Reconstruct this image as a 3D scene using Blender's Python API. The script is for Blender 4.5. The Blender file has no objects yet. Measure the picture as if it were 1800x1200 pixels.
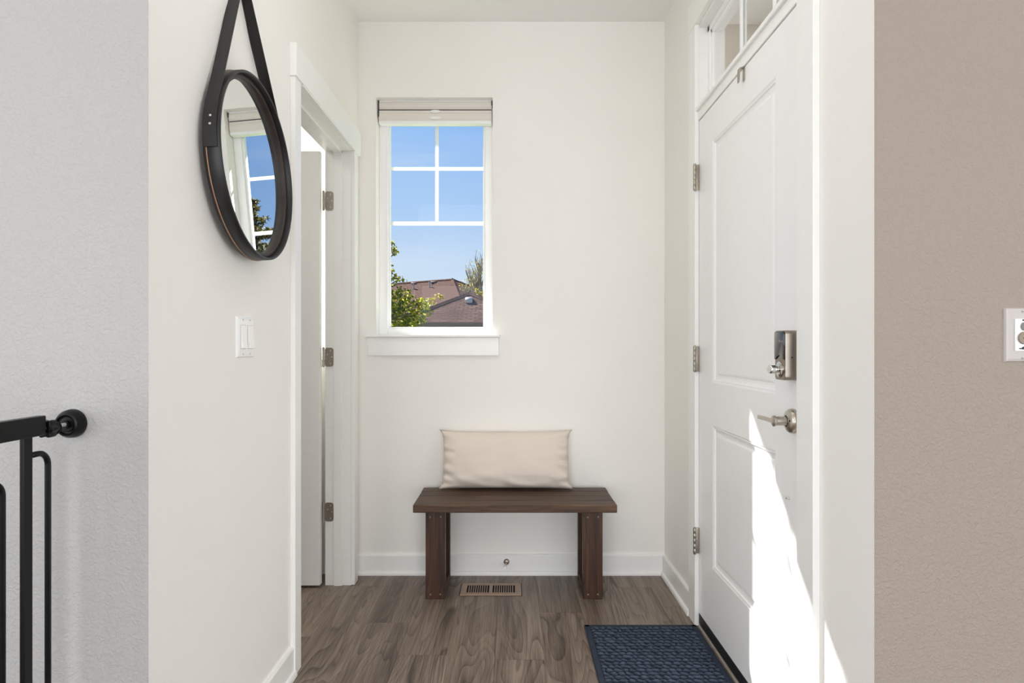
import bpy, bmesh, math, random
from mathutils import Vector, Matrix, noise
R = random.Random(7)
S = bpy.context.scene
COL = S.collection
PI = math.pi

# ---------------------------------------------------------------- geometry constants (metres)
W = 0.757          # half width of the entry hall
D = 3.177          # back wall
F = 1.34           # plane of the two walls beside the opening
H = 1.13           # lens height
C = 2.73           # ceiling
FPX = 1129.0
GROUND = -0.6

# ---------------------------------------------------------------- helpers
def lin(c):
    out = []
    for v in c[:3]:
        v /= 255.0
        out.append(v / 12.92 if v <= .04045 else ((v + .055) / 1.055) ** 2.4)
    return (*out, 1.0)

class MB:
    """collects shapes; build() links them as ONE mesh object"""
    def __init__(self):
        self.bm = bmesh.new()
    def _add(self, tmp, mat=0, smooth=False, M=None):
        if M is not None:
            bmesh.ops.transform(tmp, matrix=M, verts=tmp.verts)
        bmesh.ops.recalc_face_normals(tmp, faces=tmp.faces)
        for f in tmp.faces:
            f.smooth = smooth
            if mat: f.material_index = mat
        me = bpy.data.meshes.new('tmp'); tmp.to_mesh(me); tmp.free()
        self.bm.from_mesh(me); bpy.data.meshes.remove(me)
        return self
    def box(self, x0, x1, y0, y1, z0, z1, bev=0, seg=2, mat=0, M=None):
        t = bmesh.new()
        vs = [t.verts.new((x, y, z)) for x in (x0, x1) for y in (y0, y1) for z in (z0, z1)]
        for q in ((0,1,3,2),(4,6,7,5),(0,4,5,1),(2,3,7,6),(0,2,6,4),(1,5,7,3)):
            t.faces.new([vs[i] for i in q])
        bmesh.ops.recalc_face_normals(t, faces=t.faces)
        if bev:
            bmesh.ops.bevel(t, geom=t.edges[:], offset=bev, segments=seg, profile=.5, affect='EDGES')
        return self._add(t, mat, False, M)
    def prism(self, pts, axis, a, b, bev=0, mat=0, smooth=False, M=None):
        """pts: 2-d outline; axis 'x': (y,z), 'y': (x,z), 'z': (x,y)"""
        t = bmesh.new()
        def p(u, v, w):
            return {'x': (w, u, v), 'y': (u, w, v), 'z': (u, v, w)}[axis]
        A = [t.verts.new(p(u, v, a)) for u, v in pts]
        B = [t.verts.new(p(u, v, b)) for u, v in pts]
        n = len(pts)
        t.faces.new(A); t.faces.new(B[::-1])
        for i in range(n):
            t.faces.new([A[i], B[i], B[(i+1) % n], A[(i+1) % n]])
        bmesh.ops.recalc_face_normals(t, faces=t.faces)
        if bev:
            bmesh.ops.bevel(t, geom=t.edges[:], offset=bev, segments=2, profile=.5, affect='EDGES')
        return self._add(t, mat, smooth, M)
    def lathe(self, prof, origin, axis, seg=32, mat=0, smooth=True, closed=False):
        """prof: (radius, height along axis)"""
        ax = Vector(axis).normalized()
        u = ax.orthogonal().normalized(); v = ax.cross(u)
        o = Vector(origin); t = bmesh.new(); rings = []
        for r, h in prof:
            if r < 1e-6:
                rings.append([t.verts.new(o + ax*h)])
            else:
                rings.append([t.verts.new(o + ax*h + u*(r*math.cos(2*PI*k/seg)) + v*(r*math.sin(2*PI*k/seg))) for k in range(seg)])
        pairs = list(zip(rings[:-1], rings[1:]))
        if closed: pairs.append((rings[-1], rings[0]))
        for a, b in pairs:
            for k in range(seg):
                k2 = (k+1) % seg
                if len(a) == 1 and len(b) == 1: continue
                if len(a) == 1: t.faces.new([a[0], b[k], b[k2]])
                elif len(b) == 1: t.faces.new([a[k], a[k2], b[0]])
                else: t.faces.new([a[k], a[k2], b[k2], b[k]])
        return self._add(t, mat, smooth)
    def tube(self, pts, r, seg=10, mat=0, smooth=True, r1=None):
        pts = [Vector(p) for p in pts]; n = len(pts); t = bmesh.new(); rings = []
        d0 = (pts[1]-pts[0]).normalized(); u = d0.orthogonal().normalized()
        for i, p in enumerate(pts):
            d = (pts[min(i+1, n-1)] - pts[max(i-1, 0)]).normalized()
            u = (u - d*u.dot(d))
            u = u.normalized() if u.length > 1e-5 else d.orthogonal().normalized()
            v = d.cross(u)
            rr = r if r1 is None else r + (r1-r)*i/(n-1)
            rings.append([t.verts.new(p + u*(rr*math.cos(2*PI*k/seg)) + v*(rr*math.sin(2*PI*k/seg))) for k in range(seg)])
        for a, b in zip(rings[:-1], rings[1:]):
            for k in range(seg):
                t.faces.new([a[k], a[(k+1) % seg], b[(k+1) % seg], b[k]])
        t.faces.new(rings[0][::-1]); t.faces.new(rings[-1])
        return self._add(t, mat, smooth)
    def faces(self, verts, faces, mat=0, smooth=False, recalc=True):
        t = bmesh.new()
        vs = [t.verts.new(v) for v in verts]
        for f in faces: t.faces.new([vs[i] for i in f])
        if recalc: return self._add(t, mat, smooth)
        for f in t.faces: f.smooth = smooth; f.material_index = mat
        me = bpy.data.meshes.new('tmp'); t.to_mesh(me); t.free()
        self.bm.from_mesh(me); bpy.data.meshes.remove(me)
        return self
    def build(self, name, mats, parent=None, origin=None, autosmooth=None):
        me = bpy.data.meshes.new(name)
        o = bpy.data.objects.new(name, me); COL.objects.link(o)
        if parent is not None:
            o.parent = parent
            root = parent; off = Vector((0,0,0))
            while root is not None:
                off += root.location; root = root.parent
            base = off
        else:
            base = Vector(origin) if origin is not None else Vector((0,0,0))
            o.location = base
        bmesh.ops.translate(self.bm, verts=self.bm.verts, vec=-base)
        self.bm.to_mesh(me); self.bm.free()
        for m in (mats if isinstance(mats, (list, tuple)) else [mats]):
            me.materials.append(m)
        if autosmooth:
            for p in me.polygons: p.use_smooth = True
            me.set_sharp_from_angle(angle=math.radians(autosmooth))
        return o

def tag(o, label=None, cat=None, group=None, kind=None):
    if label: o['label'] = label
    if cat: o['category'] = cat
    if group: o['group'] = group
    if kind: o['kind'] = kind
    return o

def thing(name, loc, label, cat, group=None, kind=None):
    o = bpy.data.objects.new(name, None); COL.objects.link(o)
    o.location = loc; o.empty_display_size = .1
    return tag(o, label, cat, group, kind)

# ---------------------------------------------------------------- materials
class NT:
    def __init__(self, name):
        self.m = bpy.data.materials.new(name); self.m.use_nodes = True
        self.t = self.m.node_tree; self.t.nodes.clear()
        self.out = self.n('ShaderNodeOutputMaterial')
    def n(self, typ, **kw):
        nd = self.t.nodes.new(typ)
        for k, v in kw.items():
            setattr(nd, k, v)
        return nd
    def l(self, a, b): self.t.links.new(a, b)
    def set(self, sock, v):
        if hasattr(v, 'is_output'): self.l(v, sock)
        else: sock.default_value = v
    def math(self, op, a, b=0.0, c=0.0, clamp=False):
        nd = self.n('ShaderNodeMath', operation=op); nd.use_clamp = clamp
        self.set(nd.inputs[0], a); self.set(nd.inputs[1], b); self.set(nd.inputs[2], c)
        return nd.outputs[0]
    def mix(self, fac, a, b, blend='MIX'):
        nd = self.n('ShaderNodeMix', data_type='RGBA', blend_type=blend)
        self.set(nd.inputs[0], fac); self.set(nd.inputs[6], a); self.set(nd.inputs[7], b)
        return nd.outputs[2]
    def noise(self, vec, scale, detail=3, rough=.5, dist=0):
        nd = self.n('ShaderNodeTexNoise')
        if vec is not None: self.l(vec, nd.inputs['Vector'])
        nd.inputs['Scale'].default_value = scale; nd.inputs['Detail'].default_value = detail
        nd.inputs['Roughness'].default_value = rough; nd.inputs['Distortion'].default_value = dist
        return nd.outputs['Fac']
    def ramp(self, fac, stops, interp='LINEAR'):
        nd = self.n('ShaderNodeValToRGB'); cr = nd.color_ramp; cr.interpolation = interp
        while len(cr.elements) > 1: cr.elements.remove(cr.elements[-1])
        cr.elements[0].position = stops[0][0]; cr.elements[0].color = stops[0][1]
        for p, c in stops[1:]:
            e = cr.elements.new(p); e.color = c
        self.l(fac, nd.inputs[0])
        return nd.outputs[0]
    def objco(self): return self.n('ShaderNodeTexCoord').outputs['Object']
    def mapping(self, vec, scale=(1,1,1), loc=(0,0,0), rot=(0,0,0)):
        nd = self.n('ShaderNodeMapping'); self.l(vec, nd.inputs['Vector'])
        nd.inputs['Scale'].default_value = scale; nd.inputs['Rotation'].default_value = rot
        self.set(nd.inputs['Location'], loc)
        return nd.outputs[0]
    def bump(self, h, strength, dist=.01):
        nd = self.n('ShaderNodeBump'); self.l(h, nd.inputs['Height'])
        nd.inputs['Strength'].default_value = strength; nd.inputs['Distance'].default_value = dist
        return nd.outputs[0]
    def bsdf(self, color, rough=.5, metal=0, normal=None, spec=None, sheen=0, coat=0):
        b = self.n('ShaderNodeBsdfPrincipled')
        self.set(b.inputs['Base Color'], color); self.set(b.inputs['Roughness'], rough)
        b.inputs['Metallic'].default_value = metal
        if spec is not None: b.inputs['Specular IOR Level'].default_value = spec
        if sheen: b.inputs['Sheen Weight'].default_value = sheen
        if coat: b.inputs['Coat Weight'].default_value = coat
        if normal is not None: self.l(normal, b.inputs['Normal'])
        self.l(b.outputs[0], self.out.inputs[0])
        return b

def plain(name, rgb, rough=.5, metal=0, spec=None, var=.04, vscale=30, bump=0, bscale=200, bdist=.002, coat=0):
    t = NT(name); co = t.objco(); c = lin(rgb)
    f = t.noise(co, vscale, 3)
    dark = tuple(v*(1-var) for v in c[:3]) + (1,); lite = tuple(min(1, v*(1+var)) for v in c[:3]) + (1,)
    col = t.ramp(f, [(.3, dark), (.7, lite)])
    nrm = t.bump(t.noise(co, bscale, 2), bump, bdist) if bump else None
    t.bsdf(col, rough, metal, nrm, spec, coat=coat)
    return t.m

def wall_paint(name, rgb, peel=.25):
    t = NT(name); co = t.objco(); c = lin(rgb)
    f = t.noise(co, 1.3, 2)
    col = t.ramp(f, [(.3, tuple(v*.985 for v in c[:3])+(1,)), (.7, tuple(min(1, v*1.012) for v in c[:3])+(1,))])
    a = t.noise(co, 130, 2, .5, .6)
    b = t.noise(co, 45, 2)
    h = t.math('ADD', t.math('MULTIPLY', t.ramp(a, [(.42, (0,0,0,1)), (.62, (1,1,1,1))]), .7), b)
    t.bsdf(col, .62, 0, t.bump(h, peel, .002), .3)
    return t.m

def wood(name, stops, axis='y', island=True, ring=14, rough=.45, fine=.45, scale=(5.5, .75), knots=0, spec=.35, tone=.5, contrast=0):
    """grain follows `axis`; contour lines of a stretched noise make the cathedral figure"""
    t = NT(name); co = t.objco()
    g = t.n('ShaderNodeNewGeometry')
    r = g.outputs['Random Per Island']
    off = t.n('ShaderNodeCombineXYZ')
    t.set(off.inputs[0], t.math('MULTIPLY', r, 37.0)); t.set(off.inputs[1], t.math('MULTIPLY', r, 91.0)); t.set(off.inputs[2], t.math('MULTIPLY', r, 53.0))
    add = t.n('ShaderNodeVectorMath', operation='ADD'); t.l(co, add.inputs[0]); t.l(off.outputs[0], add.inputs[1])
    v = add.outputs[0]
    a, b = scale
    def st(ka, kb):
        return {'x': (kb, ka, ka), 'y': (ka, kb, ka), 'z': (ka, ka, kb)}[axis]
    base = t.noise(t.mapping(v, st(a, b)), 1.0, 1.5, .45, .35)
    rings = t.math('FRACT', t.math('MULTIPLY', base, ring))
    line = t.ramp(rings, [(0, (.25,.25,.25,1)), (.10, (.75,.75,.75,1)), (.6, (.62,.62,.62,1)), (.92, (.45,.45,.45,1)), (1, (.25,.25,.25,1))])
    broad = t.noise(t.mapping(v, st(a*2.2, b*.8)), 1.0, 2.0, .5, .2)
    fib = t.noise(t.mapping(v, st(260, 7)), 1.0, 4, .65)
    fib2 = t.noise(t.mapping(v, st(90, 3)), 1.0, 3, .6)
    if contrast:
        band = t.ramp(base, [(.30, (.15,.15,.15,1)), (.45, (.85,.85,.85,1)), (.55, (.35,.35,.35,1)), (.66, (.9,.9,.9,1))])
        lw = t.ramp(t.noise(t.mapping(v, st(3.2, .9)), 1.0, 2), [(.40, (0,0,0,1)), (.62, (1,1,1,1))])
        x = t.math('MULTIPLY', t.math('MULTIPLY', t.math('SUBTRACT', line, .6), t.math('ADD', .22, lw)), .50)
        x = t.math('ADD', x, t.math('ADD', .21, t.math('MULTIPLY', band, .16)))
        x = t.math('ADD', x, t.math('MULTIPLY', broad, .52))
    else:
        x = t.math('MULTIPLY', line, .30)
        x = t.math('ADD', x, t.math('MULTIPLY', broad, .62))
    x = t.math('ADD', x, t.math('MULTIPLY', t.math('SUBTRACT', fib, .5), fine))
    x = t.math('ADD', x, t.math('MULTIPLY', t.math('SUBTRACT', fib2, .5), fine*.8))
    x = t.math('ADD', x, t.math('MULTIPLY', t.math('SUBTRACT', r, .5), .22*tone))
    if knots:
        vo = t.n('ShaderNodeTexVoronoi'); t.l(t.mapping(v, st(9, 3.2)), vo.inputs['Vector']); vo.inputs['Scale'].default_value = 1
        kn = t.ramp(vo.outputs['Distance'], [(0, (1,1,1,1)), (.09, (.75,.75,.75,1)), (.16, (0,0,0,1))])
        x = t.math('SUBTRACT', x, t.math('MULTIPLY', kn, knots))
    col = t.ramp(x, stops)
    nrm = t.bump(fib, .12, .001)
    rg = t.math('ADD', t.math('MULTIPLY', fib2, .2), rough-.1)
    t.bsdf(col, rg, 0, nrm, spec)
    return t.m

def glass_mat(name, refl=1.0):
    t = NT(name)
    tr = t.n('ShaderNodeBsdfTransparent'); tr.inputs[0].default_value = (.97,.98,.97,1)
    gl = t.n('ShaderNodeBsdfGlossy'); gl.inputs['Roughness'].default_value = 0.0
    lw = t.n('ShaderNodeLayerWeight'); lw.inputs[0].default_value = .5
    fr = t.math('ADD', .04, t.math('MULTIPLY', t.math('POWER', lw.outputs['Facing'], 5.0), .9))
    mx = t.n('ShaderNodeMixShader')
    t.l(t.math('MULTIPLY', fr, refl), mx.inputs[0]); t.l(tr.outputs[0], mx.inputs[1]); t.l(gl.outputs[0], mx.inputs[2])
    t.l(mx.outputs[0], t.out.inputs[0])
    return t.m

def mirror_mat():
    t = NT('mirror_silver'); g = t.n('ShaderNodeBsdfGlossy')
    g.inputs['Color'].default_value = (.86,.88,.87,1); g.inputs['Roughness'].default_value = 0
    t.l(g.outputs[0], t.out.inputs[0]); return t.m

def leaf_mat(name, cols, transl=.45):
    t = NT(name); r = t.n('ShaderNodeNewGeometry').outputs['Random Per Island']
    n = len(cols)
    col = t.ramp(r, [((i+.0)/n, lin(c)) for i, c in enumerate(cols)], 'CONSTANT')
    d = t.n('ShaderNodeBsdfPrincipled'); t.l(col, d.inputs['Base Color']); d.inputs['Roughness'].default_value = .55
    tl = t.n('ShaderNodeBsdfTranslucent'); t.l(col, tl.inputs[0])
    mx = t.n('ShaderNodeMixShader'); mx.inputs[0].default_value = transl
    t.l(d.outputs[0], mx.inputs[1]); t.l(tl.outputs[0], mx.inputs[2]); t.l(mx.outputs[0], t.out.inputs[0])
    return t.m

def shade_fabric(name, rgb, transl=.3):
    t = NT(name); co = t.objco()
    f = t.noise(t.mapping(co, (400, 400, 60)), 1, 2)
    c = lin(rgb); col = t.ramp(f, [(.3, tuple(v*.95 for v in c[:3])+(1,)), (.7, c)])
    d = t.n('ShaderNodeBsdfPrincipled'); t.l(col, d.inputs['Base Color']); d.inputs['Roughness'].default_value = .8
    tl = t.n('ShaderNodeBsdfTranslucent'); t.l(col, tl.inputs[0])
    mx = t.n('ShaderNodeMixShader'); mx.inputs[0].default_value = transl
    t.l(d.outputs[0], mx.inputs[1]); t.l(tl.outputs[0], mx.inputs[2]); t.l(mx.outputs[0], t.out.inputs[0])
    return t.m

def shingle_mat(name, cols, pitch_sin):
    t = NT(name); g = t.n('ShaderNodeNewGeometry'); co = t.objco()
    cr = t.n('ShaderNodeVectorMath', operation='CROSS_PRODUCT'); t.l(g.outputs['True Normal'], cr.inputs[0]); cr.inputs[1].default_value = (0,0,1)
    nm = t.n('ShaderNodeVectorMath', operation='NORMALIZE'); t.l(cr.outputs[0], nm.inputs[0])
    dt = t.n('ShaderNodeVectorMath', operation='DOT_PRODUCT'); t.l(co, dt.inputs[0]); t.l(nm.outputs[0], dt.inputs[1])
    sx = t.n('ShaderNodeSeparateXYZ'); t.l(co, sx.inputs[0])
    cb = t.n('ShaderNodeCombineXYZ'); t.l(dt.outputs['Value'], cb.inputs[0]); t.set(cb.inputs[1], t.math('DIVIDE', sx.outputs[2], pitch_sin))
    br = t.n('ShaderNodeTexBrick'); t.l(cb.outputs[0], br.inputs['Vector'])
    br.inputs['Scale'].default_value = 1; br.inputs['Brick Width'].default_value = .30; br.inputs['Row Height'].default_value = .145
    br.inputs['Mortar Size'].default_value = .022; br.inputs['Mortar Smooth'].default_value = .3; br.inputs['Bias'].default_value = 0
    br.inputs['Color1'].default_value = lin(cols[0]); br.inputs['Color2'].default_value = lin(cols[1]); br.inputs['Mortar'].default_value = lin(cols[2])
    gr = t.noise(co, 60, 3)
    col = t.mix(.22, br.outputs[0], t.ramp(gr, [(.3, lin(cols[2])), (.7, lin(cols[3]))]))
    t.bsdf(col, 1.0, 0, t.bump(br.outputs['Fac'], .25, .01), 0.0)
    return t.m

def mat_rug(name):
    t = NT(name); co = t.objco()
    sx = t.n('ShaderNodeSeparateXYZ'); t.l(co, sx.inputs[0])
    fz = t.noise(co, 420, 3, .7); bl = t.noise(co, 60, 2)
    x = t.math('MULTIPLY', t.math('SUBTRACT', sx.outputs[2], .004), 105.0)          # pile colour gets lighter towards the loop tops
    x = t.math('ADD', x, t.math('MULTIPLY', t.math('SUBTRACT', fz, .5), .9))
    x = t.math('ADD', x, t.math('MULTIPLY', t.math('SUBTRACT', bl, .5), .35))
    col = t.ramp(x, [(.0, lin((20,27,38))), (.4, lin((40,51,67))), (.95, lin((84,98,117)))])
    t.bsdf(col, .95, 0, t.bump(fz, .6, .003), .1, sheen=.12)
    return t.m

def fabric(name, rgb):
    t = NT(name); co = t.objco(); c = lin(rgb)
    a = t.noise(t.mapping(co, (900, 900, 90)), 1, 2); b = t.noise(t.mapping(co, (90, 900, 900)), 1, 2)
    w = t.math('ADD', a, b)
    col = t.ramp(t.math('MULTIPLY', w, .5), [(.35, tuple(v*.93 for v in c[:3])+(1,)), (.65, c)])
    t.bsdf(col, .9, 0, t.bump(w, .25, .001), .15, sheen=.1)
    return t.m

PAINT_HALL = wall_paint('warm_white_wall_paint', (244, 242, 237), .18)
PAINT_DIM = wall_paint('dimmed_white_wall_paint', (182, 181, 178), .55)  # wall white darkened to stand in for dimmer light on the forward walls
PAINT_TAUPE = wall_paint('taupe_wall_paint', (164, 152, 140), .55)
PAINT_CEIL = wall_paint('ceiling_paint', (248, 247, 245), .12)
TRIM = plain('white_trim_paint', (246, 246, 243), .32, var=.01)
DOORW = plain('white_door_paint', (245, 245, 244), .34, var=.008, bump=.03, bscale=90)
VINYL = plain('white_vinyl', (246, 246, 246), .35, var=.005)
BLACKM = plain('black_powder_coated_steel', (10, 10, 11), .30, var=.1, spec=.25)
BLACKP = plain('black_plastic', (9, 9, 10), .34, var=.1, spec=.25)
LEATHER = plain('black_leather', (25, 24, 25), .42, var=.18, vscale=14, bump=.12, bscale=260, bdist=.001)
TAN = plain('tan_leather_edge', (168, 128, 98), .7, var=.1)
INNERW = plain('dark_brown_stained_wood_ring', (48, 38, 33), .5, var=.3, vscale=20)
MIRROR = mirror_mat()
NICKEL = plain('satin_nickel', (196, 188, 176), .30, 1.0, var=.05, vscale=80)
CHROME = plain('polished_chrome', (214, 212, 208), .12, 1.0, var=.02)
HINGEM = plain('brushed_hinge_metal', (176, 168, 156), .38, 1.0, var=.08, vscale=60)
ZINC = plain('zinc_plated_steel', (205, 205, 200), .35, .7, var=.06)
GLOSSBLK = plain('glossy_black_cover', (12, 12, 12), .08, var=.05, coat=.5)
BRASSY = plain('brown_painted_metal', (164, 139, 119), .45, .1, var=.06)
DARKHOLE = plain('painted_hole_shade', (9, 8, 8), .9)  # flat black painted for the shade inside holes
RUBBER = plain('black_rubber_sweep', (26, 26, 27), .55, var=.2)
PLASTW = plain('white_plastic', (248, 248, 246), .18, var=.005)
PLASTG = plain('grey_white_plastic', (198, 192, 187), .35, var=.01)
ICON = plain('dark_printed_icon', (30, 32, 40), .6)
KNOBG = plain('taupe_plastic_knob', (150, 138, 122), .5, var=.03)
BTN = plain('grey_green_button', (124, 126, 120), .5, var=.03)
MUNTIN = shade_fabric('thin_white_vinyl_muntin', (250, 250, 250), .5)
GLASS = glass_mat('window_glass', .15)
GLASS_T = glass_mat('transom_glass', .7)
FLOORW = wood('grey_brown_plank_floor', [(.10, lin((56,47,42))), (.36, lin((92,79,70))), (.58, lin((128,112,100))), (.85, lin((160,145,131)))], 'y', ring=22, rough=.42, fine=.62, scale=(6.6, .80), tone=.6, contrast=1)
BENCHX = wood('dark_stained_bench_wood_long', [(.12, lin((26,17,12))), (.42, lin((62,44,32))), (.62, lin((88,64,46))), (.9, lin((124,94,68)))], 'x', ring=10, rough=.5, fine=.75, scale=(16, 1.3), tone=.8)
BENCHZ = wood('dark_stained_bench_wood_upright', [(.12, lin((22,13,9))), (.42, lin((54,35,25))), (.62, lin((78,51,35))), (.9, lin((116,80,54)))], 'z', ring=9, rough=.42, fine=.6, scale=(14, 1.2), knots=.35, tone=.6)
PILLOW = fabric('cream_linen', (231, 219, 207))
SHADE = shade_fabric('beige_cellular_shade_cloth', (246, 240, 232), .16)
ROLLER = shade_fabric('white_roller_shade_cloth', (250, 249, 247), .6)
RUG = mat_rug('navy_tufted_mat')
RUGEDGE = plain('navy_mat_binding', (40, 50, 68), .9, var=.3, vscale=400, bump=.4, bscale=500)
SHINGLE = shingle_mat('brown_asphalt_shingles', [(132,108,100), (100,80,73), (44,34,31), (150,126,116)], .45)
SHINGLE2 = shingle_mat('faded_brown_asphalt_shingles', [(116,94,86), (102,82,75), (68,53,48), (128,106,97)], .45)
FASCIA = plain('dark_brown_fascia', (124, 98, 88), .6, var=.12, vscale=4)
SIDING = plain('taupe_house_siding', (150, 138, 126), .8, var=.06, vscale=5)
EXTW = plain('beige_porch_siding', (208, 200, 189), .8, var=.03, vscale=6)
SOFFIT = plain('white_soffit', (240, 240, 238), .6, var=.01)
GRASS = plain('lawn', (96, 118, 62), .95, var=.4, vscale=8)
CONC = plain('house_foundation_concrete', (150, 148, 144), .9, var=.1)
BARK = plain('grey_brown_bark', (104, 90, 78), .9, var=.3, vscale=20)
BARKL = plain('pale_grey_bark', (150, 140, 128), .9, var=.2, vscale=20)
VENTM = plain('grey_roof_vent_metal', (196, 190, 184), .5, .3, var=.1)
LEAF_YG = leaf_mat('yellow_green_leaves', [(96,112,40),(128,136,44),(176,168,62),(82,98,38),(200,186,76),(150,150,50),(108,118,44)], .55)
LEAF_Y = leaf_mat('yellow_autumn_leaves', [(176,160,66),(160,150,58),(196,180,100),(136,132,58)], .5)
NEEDLE = leaf_mat('evergreen_needles', [(54,58,30),(90,86,42),(122,110,56),(68,72,36),(150,132,74)], .25)
FELT = plain('felt_pad', (40,34,30), .9)

# ================================================================= SETTING
def struct(name, mb, mats, label, cat, **k):
    return tag(mb.build(name, mats, **k), label, cat, None, 'structure')

# floor : individual planks in one mesh, running away from the camera
fl = MB()
PWID = .178
fl.box(-4.0, .90, -5.0, 3.177, -.06, -.004)
fl.box(.90, 4.0, -5.0, 1.455, -.06, -.004)
k0 = int(math.floor((-4.0 + .059)/PWID))
for k in range(k0, 24):
    x0 = -.059 + k*PWID; x1 = x0 + PWID
    if x0 >= 4.0: break
    ymax = D
    if x0 > .89: ymax = 1.455
    if x0 < -2.6: ymax = 1.455
    joint = {-2: 2.346, 0: 2.311, -1: 2.95, 1: 2.72, -3: 2.62, -4: 3.02, 2: 2.5, 3: 3.0}.get(k, R.uniform(1.8, 3.0))
    y = joint + 1.22*2
    xa, xb = max(x0, -4.0)+.0004, min(x1, 4.0)-.0004
    if k == 5: xb = min(xb, .899)
    while y > -5.0:
        ya, yb = max(y-1.22, -5.0)+.0005, min(y, ymax)-.0005
        if yb - ya > .01 and xb - xa > .01:
            fl.box(xa, xb, ya, yb, -.004, 0, 0)
        y -= 1.22
struct('floor', fl, FLOORW, 'grey brown wood plank floor of the entry hall', 'floor')

ce = MB(); ce.box(-4.0, .90, -5.0, 3.337, C, C+.12); ce.box(.90, 4.0, -5.0, 1.455, C, C+.12)
struct('ceiling', ce, PAINT_CEIL, 'flat white ceiling above the entry hall', 'ceiling')

# back (outside) wall with two window openings
WX0, WX1, WZ0, WZ1 = -.670, -.093, 1.172, 2.357          # hall window
SX0, SX1, SZ0, SZ1 = -1.52, -.915, 1.04, 2.36            # side room window
T1 = D + .16
b = MB()
b.box(-2.6, SX0, D, T1, GROUND, C); b.box(SX0, SX1, D, T1, GROUND, SZ0); b.box(SX0, SX1, D, T1, SZ1, C)
b.box(SX1, WX0, D, T1, GROUND, C); b.box(WX0, WX1, D, T1, GROUND, WZ0); b.box(WX0, WX1, D, T1, WZ1, C)
b.box(WX1, .90, D, T1, GROUND, C)
struct('wall_back', b, PAINT_HALL, 'warm white back wall behind the bench with a tall window', 'wall')

# left wall (mirror wall) with the side-room doorway
LX = -.878
LY0, LY1 = 2.243, 3.048
b = MB()
b.box(LX, -W, F, LY0, 0, C); b.box(LX, -W, LY0, LY1, 2.06, C); b.box(LX, -W, LY1, D, 0, C)
o = struct('wall_left', b, [PAINT_HALL, PAINT_DIM], 'white hall wall on the left carrying the round mirror', 'wall')
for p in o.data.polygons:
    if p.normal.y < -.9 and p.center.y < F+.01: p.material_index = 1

# right wall with the front door and transom opening
RX = .862
RY0, RY1, RZ = 1.643, 2.613, 2.432
b = MB()
b.box(W, RX, F, RY0, 0, C); b.box(W, RX, RY0, RY1, RZ, C); b.box(W, RX, RY1, D, 0, C)
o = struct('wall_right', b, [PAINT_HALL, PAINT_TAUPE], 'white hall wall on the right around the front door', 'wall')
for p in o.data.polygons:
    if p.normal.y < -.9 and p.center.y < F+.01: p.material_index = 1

b = MB(); b.box(-4.0, LX, F, F+.115, 0, C)
struct('wall_left_front', b, PAINT_DIM, 'textured shade-darkened white wall facing forward behind the safety gate', 'wall')
b = MB(); b.box(RX, 4.0, F, F+.115, 0, C)
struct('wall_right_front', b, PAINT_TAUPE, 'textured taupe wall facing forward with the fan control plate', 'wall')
# living room behind the camera and the small side room
b = MB()
b.box(-4.12, -4.0, -5.0, -2.6, 0, C); b.box(-4.12, -4.0, -2.6, .3, 0, .5); b.box(-4.12, -4.0, -2.6, .3, 2.35, C); b.box(-4.12, -4.0, .3, F+.115, 0, C)
struct('wall_living_left', b, PAINT_DIM, 'shade-darkened white living room side wall beyond the safety gate', 'wall')
b = MB()
b.box(4.0, 4.12, -5.0, -2.6, 0, C); b.box(4.0, 4.12, -2.6, .3, 0, .5); b.box(4.0, 4.12, -2.6, .3, 2.35, C); b.box(4.0, 4.12, .3, F+.115, 0, C)
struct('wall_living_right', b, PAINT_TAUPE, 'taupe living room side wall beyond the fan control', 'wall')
b = MB()
b.box(-4.12, -3.4, -5.12, -5.0, 0, C); b.box(-3.4, 2.2, -5.12, -5.0, 0, .08); b.box(-3.4, 2.2, -5.12, -5.0, 2.22, C); b.box(2.2, 4.12, -5.12, -5.0, 0, C)
struct('wall_living_rear', b, PAINT_DIM, 'shade-darkened white living room rear wall with a wide window opening', 'wall')
b = MB(); b.box(-2.72, -2.6, F+.115, T1, 0, C)
struct('wall_side_room', b, PAINT_HALL, 'white far wall of the side room behind the left doorway', 'wall')

# baseboards with shoe moulding
def base_y(b, x, side, y0, y1):      # runs along y on a wall whose face is x; side = +1 when the room is at +x
    s = side
    pr = [(x, 0), (x+s*.024, 0), (x+s*.0235, .010), (x+s*.020, .017), (x+s*.013, .020), (x+s*.013, .094), (x+s*.009, .1), (x, .1)]
    b.prism(pr, 'y', y0, y1)
def base_x(b, y, side, x0, x1):
    s = side
    pr = [(y, 0), (y+s*.024, 0), (y+s*.0235, .010), (y+s*.020, .017), (y+s*.013, .020), (y+s*.013, .094), (y+s*.009, .1), (y, .1)]
    b.prism(pr, 'x', x0, x1)
b = MB(); base_x(b, D, -1, -W+.0, W)
struct('baseboard_back', b, TRIM, 'white baseboard along the back wall behind the bench', 'baseboard')
b = MB(); base_y(b, -W, 1, F, 2.2)
struct('baseboard_left', b, TRIM, 'white baseboard under the mirror wall ending at the left door casing', 'baseboard')
b = MB(); base_y(b, W, -1, 2.682, D-.01)
struct('baseboard_right', b, TRIM, 'short white baseboard between front door and back corner', 'baseboard')
b = MB(); base_y(b, W, -1, F, 1.5735)
struct('baseboard_right_front', b, TRIM, 'short white baseboard between front door and outer wall corner', 'baseboard')
b = MB(); base_x(b, F, -1, -4.0, -W)
struct('baseboard_left_front', b, TRIM, 'white baseboard under the safety gate wall', 'baseboard')
b = MB(); base_x(b, F, -1, W, 4.0)
struct('baseboard_right_front_wall', b, TRIM, 'white baseboard along the taupe forward wall', 'baseboard')

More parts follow.
